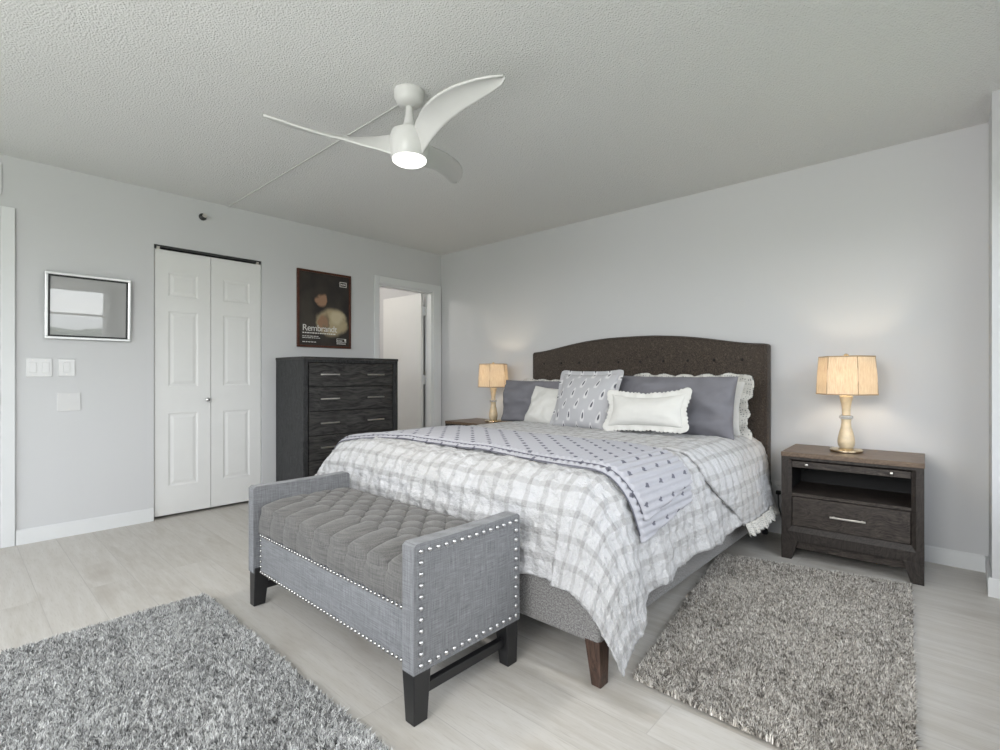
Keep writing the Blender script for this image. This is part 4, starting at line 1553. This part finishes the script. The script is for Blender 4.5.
# ================================================================== GLAZED PICTURE (mirrors the window)
GY0, GY1, GZ0, GZ1 = -3.386, -2.930, 1.310, 1.744
pic = thing('framed_picture', (0, (GY0 + GY1) / 2, GZ0), 'silver-framed glazed picture mirroring the window, left of the closet', 'picture')
SILV = m_plain('silver_frame', (.80, .80, .80), .3, .7, nz=.02)
t = B(); f = .016
for y0, y1, z0, z1 in ((GY0, GY1, GZ0, GZ0 + f), (GY0, GY1, GZ1 - f, GZ1), (GY0, GY0 + f, GZ0 + f, GZ1 - f), (GY1 - f, GY1, GZ0 + f, GZ1 - f)):
    box(t, .002, .028, y0, y1, z0, z1, .003)
obj('frame', t, SILV, pic)
t = B(); g = f + .010
for y0, y1, z0, z1 in ((GY0 + f, GY1 - f, GZ0 + f, GZ0 + g), (GY0 + f, GY1 - f, GZ1 - g, GZ1 - f), (GY0 + f, GY0 + g, GZ0 + g, GZ1 - g), (GY1 - g, GY1 - f, GZ0 + g, GZ1 - g)):
    box(t, .002, .022, y0, y1, z0, z1)
sl = obj('inner_slip', t, BLK, pic); sl['label'] = 'thin black inner edge'
m = bpy.data.materials.new('reflecting_glass_over_print'); m.use_nodes = True
nt = m.node_tree; nt.nodes.clear()
df = nd(nt, 'BsdfDiffuse', {0: (.38, .38, .375, 1)}); gl = nd(nt, 'BsdfGlossy', {'Roughness': .01, 0: (1, 1, 1, 1)})
mxs = nd(nt, 'MixShader', {0: .11, 1: df.outputs[0], 2: gl.outputs[0]}); nd(nt, 'OutputMaterial', {0: mxs.outputs[0]})
PICG = m
t = B(); box(t, .004, .014, GY0 + g, GY1 - g, GZ0 + g, GZ1 - g); obj('glazed_print', t, PICG, pic)
pic.rotation_euler = (0, R(2.6), 0)      # hangs with its top tipped forward
pic.location.x = .0

# dark curtain tied beside the window
cur = thing('tied_curtain', (4.655, -2.215, 1.0), 'dark curtain tied back at the end of the window', 'curtain')
P = np.zeros((40, 33, 3))
for i in range(40):
    f = i / 39; z = .75 + 1.17 * f
    wd = .030 + .05 * abs(f - .72) ** .8 * 1.3 + .01
    for k in range(33):
        a = 2 * PI * k / 32
        rr_ = 1 + .22 * math.sin(a * 7 + f * 3)
        P[i, k] = (4.655 + .035 * math.cos(a) * rr_, -2.205 + wd * math.sin(a) * rr_, z)
mesh_np('cloth', P.reshape(-1, 3), grid_faces(40, 33), m_plain('charcoal_curtain', (.05, .05, .06), .9), cur)
t = B(); lathe(t, [(.050, 1.585), (.054, 1.60), (.050, 1.615)], 4.655, -2.205, 24); obj('tieback', t, BLK, cur, True)
t = B(); tube(t, [(4.655, -2.28, 1.915), (4.655, -2.12, 1.915)], .008); box(t, 4.65, 4.70, -2.21, -2.20, 1.908, 1.922); obj('hook', t, NICK, cur)

# ================================================================== WALL PLATES, SPRINKLER, VENT
PLATE = m_plain('glossy_white_plate', (.66, .66, .66), .12, nz=.01)


def plate(name, y0, y1, z0, z1, label, cat, gang, kind):
    o = thing(name, (0, (y0 + y1) / 2, (z0 + z1) / 2), label, cat)
    t = B(); box(t, .0005, .0065, y0, y1, z0, z1, .003, 3); obj('cover_plate', t, PLATE, o)
    w = (y1 - y0) / max(gang, 1)
    for k in range(gang):
        yc = y0 + w * (k + .5); zc = (z0 + z1) / 2
        t = B()
        if kind == 'rocker':
            frustum_x = box(t, .006, .0095, yc - .017, yc + .017, zc - .034, zc + .034, .002)
            obj('rocker', t, PLATE, o)
        elif kind == 'dimmer':
            lathe(t, [(.020, 0), (.019, .012), (.016, .015), (.001, .016)], n=24)
            bmesh.ops.rotate(t, cent=(0, 0, 0), matrix=Matrix.Rotation(R(90), 3, 'Y'), verts=t.verts); bmesh.ops.translate(t, vec=(.006, yc, zc), verts=t.verts)
            obj('dial', t, PLATE, o, True)
    t = B()
    for k in range(max(gang, 1)):
        yc = y0 + w * (k + .5)
        for z in ((z0 + .012), (z1 - .012)):
            tt = B(); lathe(tt, [(.003, 0), (.003, .001), (.0005, .0014)], n=8)
            bmesh.ops.rotate(tt, cent=(0, 0, 0), matrix=Matrix.Rotation(R(90), 3, 'Y'), verts=tt.verts); bmesh.ops.translate(tt, vec=(.0063, yc, z), verts=tt.verts); join(t, tt)
    obj('screws', t, NICK, o)
    return o


plate('light_switch', -3.472, -3.347, 1.060, 1.180, 'double light switch plate under the silver-framed picture', 'light switch', 2, 'rocker')
plate('light_switch', -3.317, -3.231, 1.064, 1.178, 'single light switch plate right of the double switch', 'light switch', 1, 'rocker')
plate('wall_plate', -3.324, -3.202, .832, .952, 'low blank wall plate below the two switch plates', 'wall plate', 0, 'blank')

# outlet between headboard and nightstand, with a plugged-in cord
ou = thing('wall_outlet', (3.478, 0, .30), 'white wall outlet low between headboard and right nightstand', 'outlet')
t = B(); box(t, 3.443, 3.513, -.0065, -.0005, .243, .357, .003, 3); obj('cover_plate', t, PLATE, ou)
t = B()
for z in (.278, .322):
    for dx in (-.006, .006): box(t, 3.478 + dx - .001, 3.478 + dx + .001, -.0072, -.006, z - .004, z + .006)
obj('slots', t, BLK, ou)
pg = thing('power_plug', (3.478, -.008, .278), 'black plug and cord in the low wall outlet', 'plug')
t = B(); box(t, 3.462, 3.492, -.032, -.0074, .266, .292, .006, 3); obj('plug_body', t, BLK, pg)
t = B(); tube(t, [(3.478, -.030, .268), (3.480, -.034, .20), (3.50, -.030, .11), (3.54, -.026, .03), (3.60, -.024, .006), (3.70, -.024, .006)], .0035, 8); obj('cord', t, BLK, pg, True)

sp = thing('sprinkler_head', (0, -2.459, 2.311), 'small dark sprinkler head on the wall above the closet door', 'sprinkler')


def wall_lathe(prof, y, z, n=20):
    t = B(); lathe(t, prof, n=n)
    bmesh.ops.rotate(t, cent=(0, 0, 0), matrix=Matrix.Rotation(R(90), 3, 'Y'), verts=t.verts)
    bmesh.ops.translate(t, vec=(0, y, z), verts=t.verts)
    return t


DKM = m_plain('tarnished_metal', (.09, .09, .09), .35, .9)
obj('escutcheon', wall_lathe([(.028, .0005), (.027, .006), (.012, .012), (.010, .030)], -2.459, 2.311), DKM, sp, True)
t = wall_lathe([(.003, .030), (.003, .052), (.016, .053), (.016, .056), (.001, .057)], -2.459, 2.311)
tube(t, [(.028, -2.450, 2.311), (.045, -2.446, 2.311), (.054, -2.455, 2.311)], .002); tube(t, [(.028, -2.468, 2.311), (.045, -2.472, 2.311), (.054, -2.463, 2.311)], .002)
obj('deflector', t, NICK, sp)

vent = thing('wall_vent', (0, -3.70, 2.29), 'white wall vent high above the door at the far left', 'vent')
t = B()
for y0, y1, z0, z1 in ((-3.83, -3.583, 2.19, 2.205), (-3.83, -3.583, 2.371, 2.386), (-3.83, -3.815, 2.205, 2.371), (-3.598, -3.583, 2.205, 2.371)): box(t, .0005, .012, y0, y1, z0, z1, .002)
obj('frame', t, TRIM, vent)
t = B()
for k in range(8):
    z = 2.215 + k * .020
    box(t, .001, .008, -3.815, -3.598, z, z + .011)
obj('louvres', t, TRIM, vent)
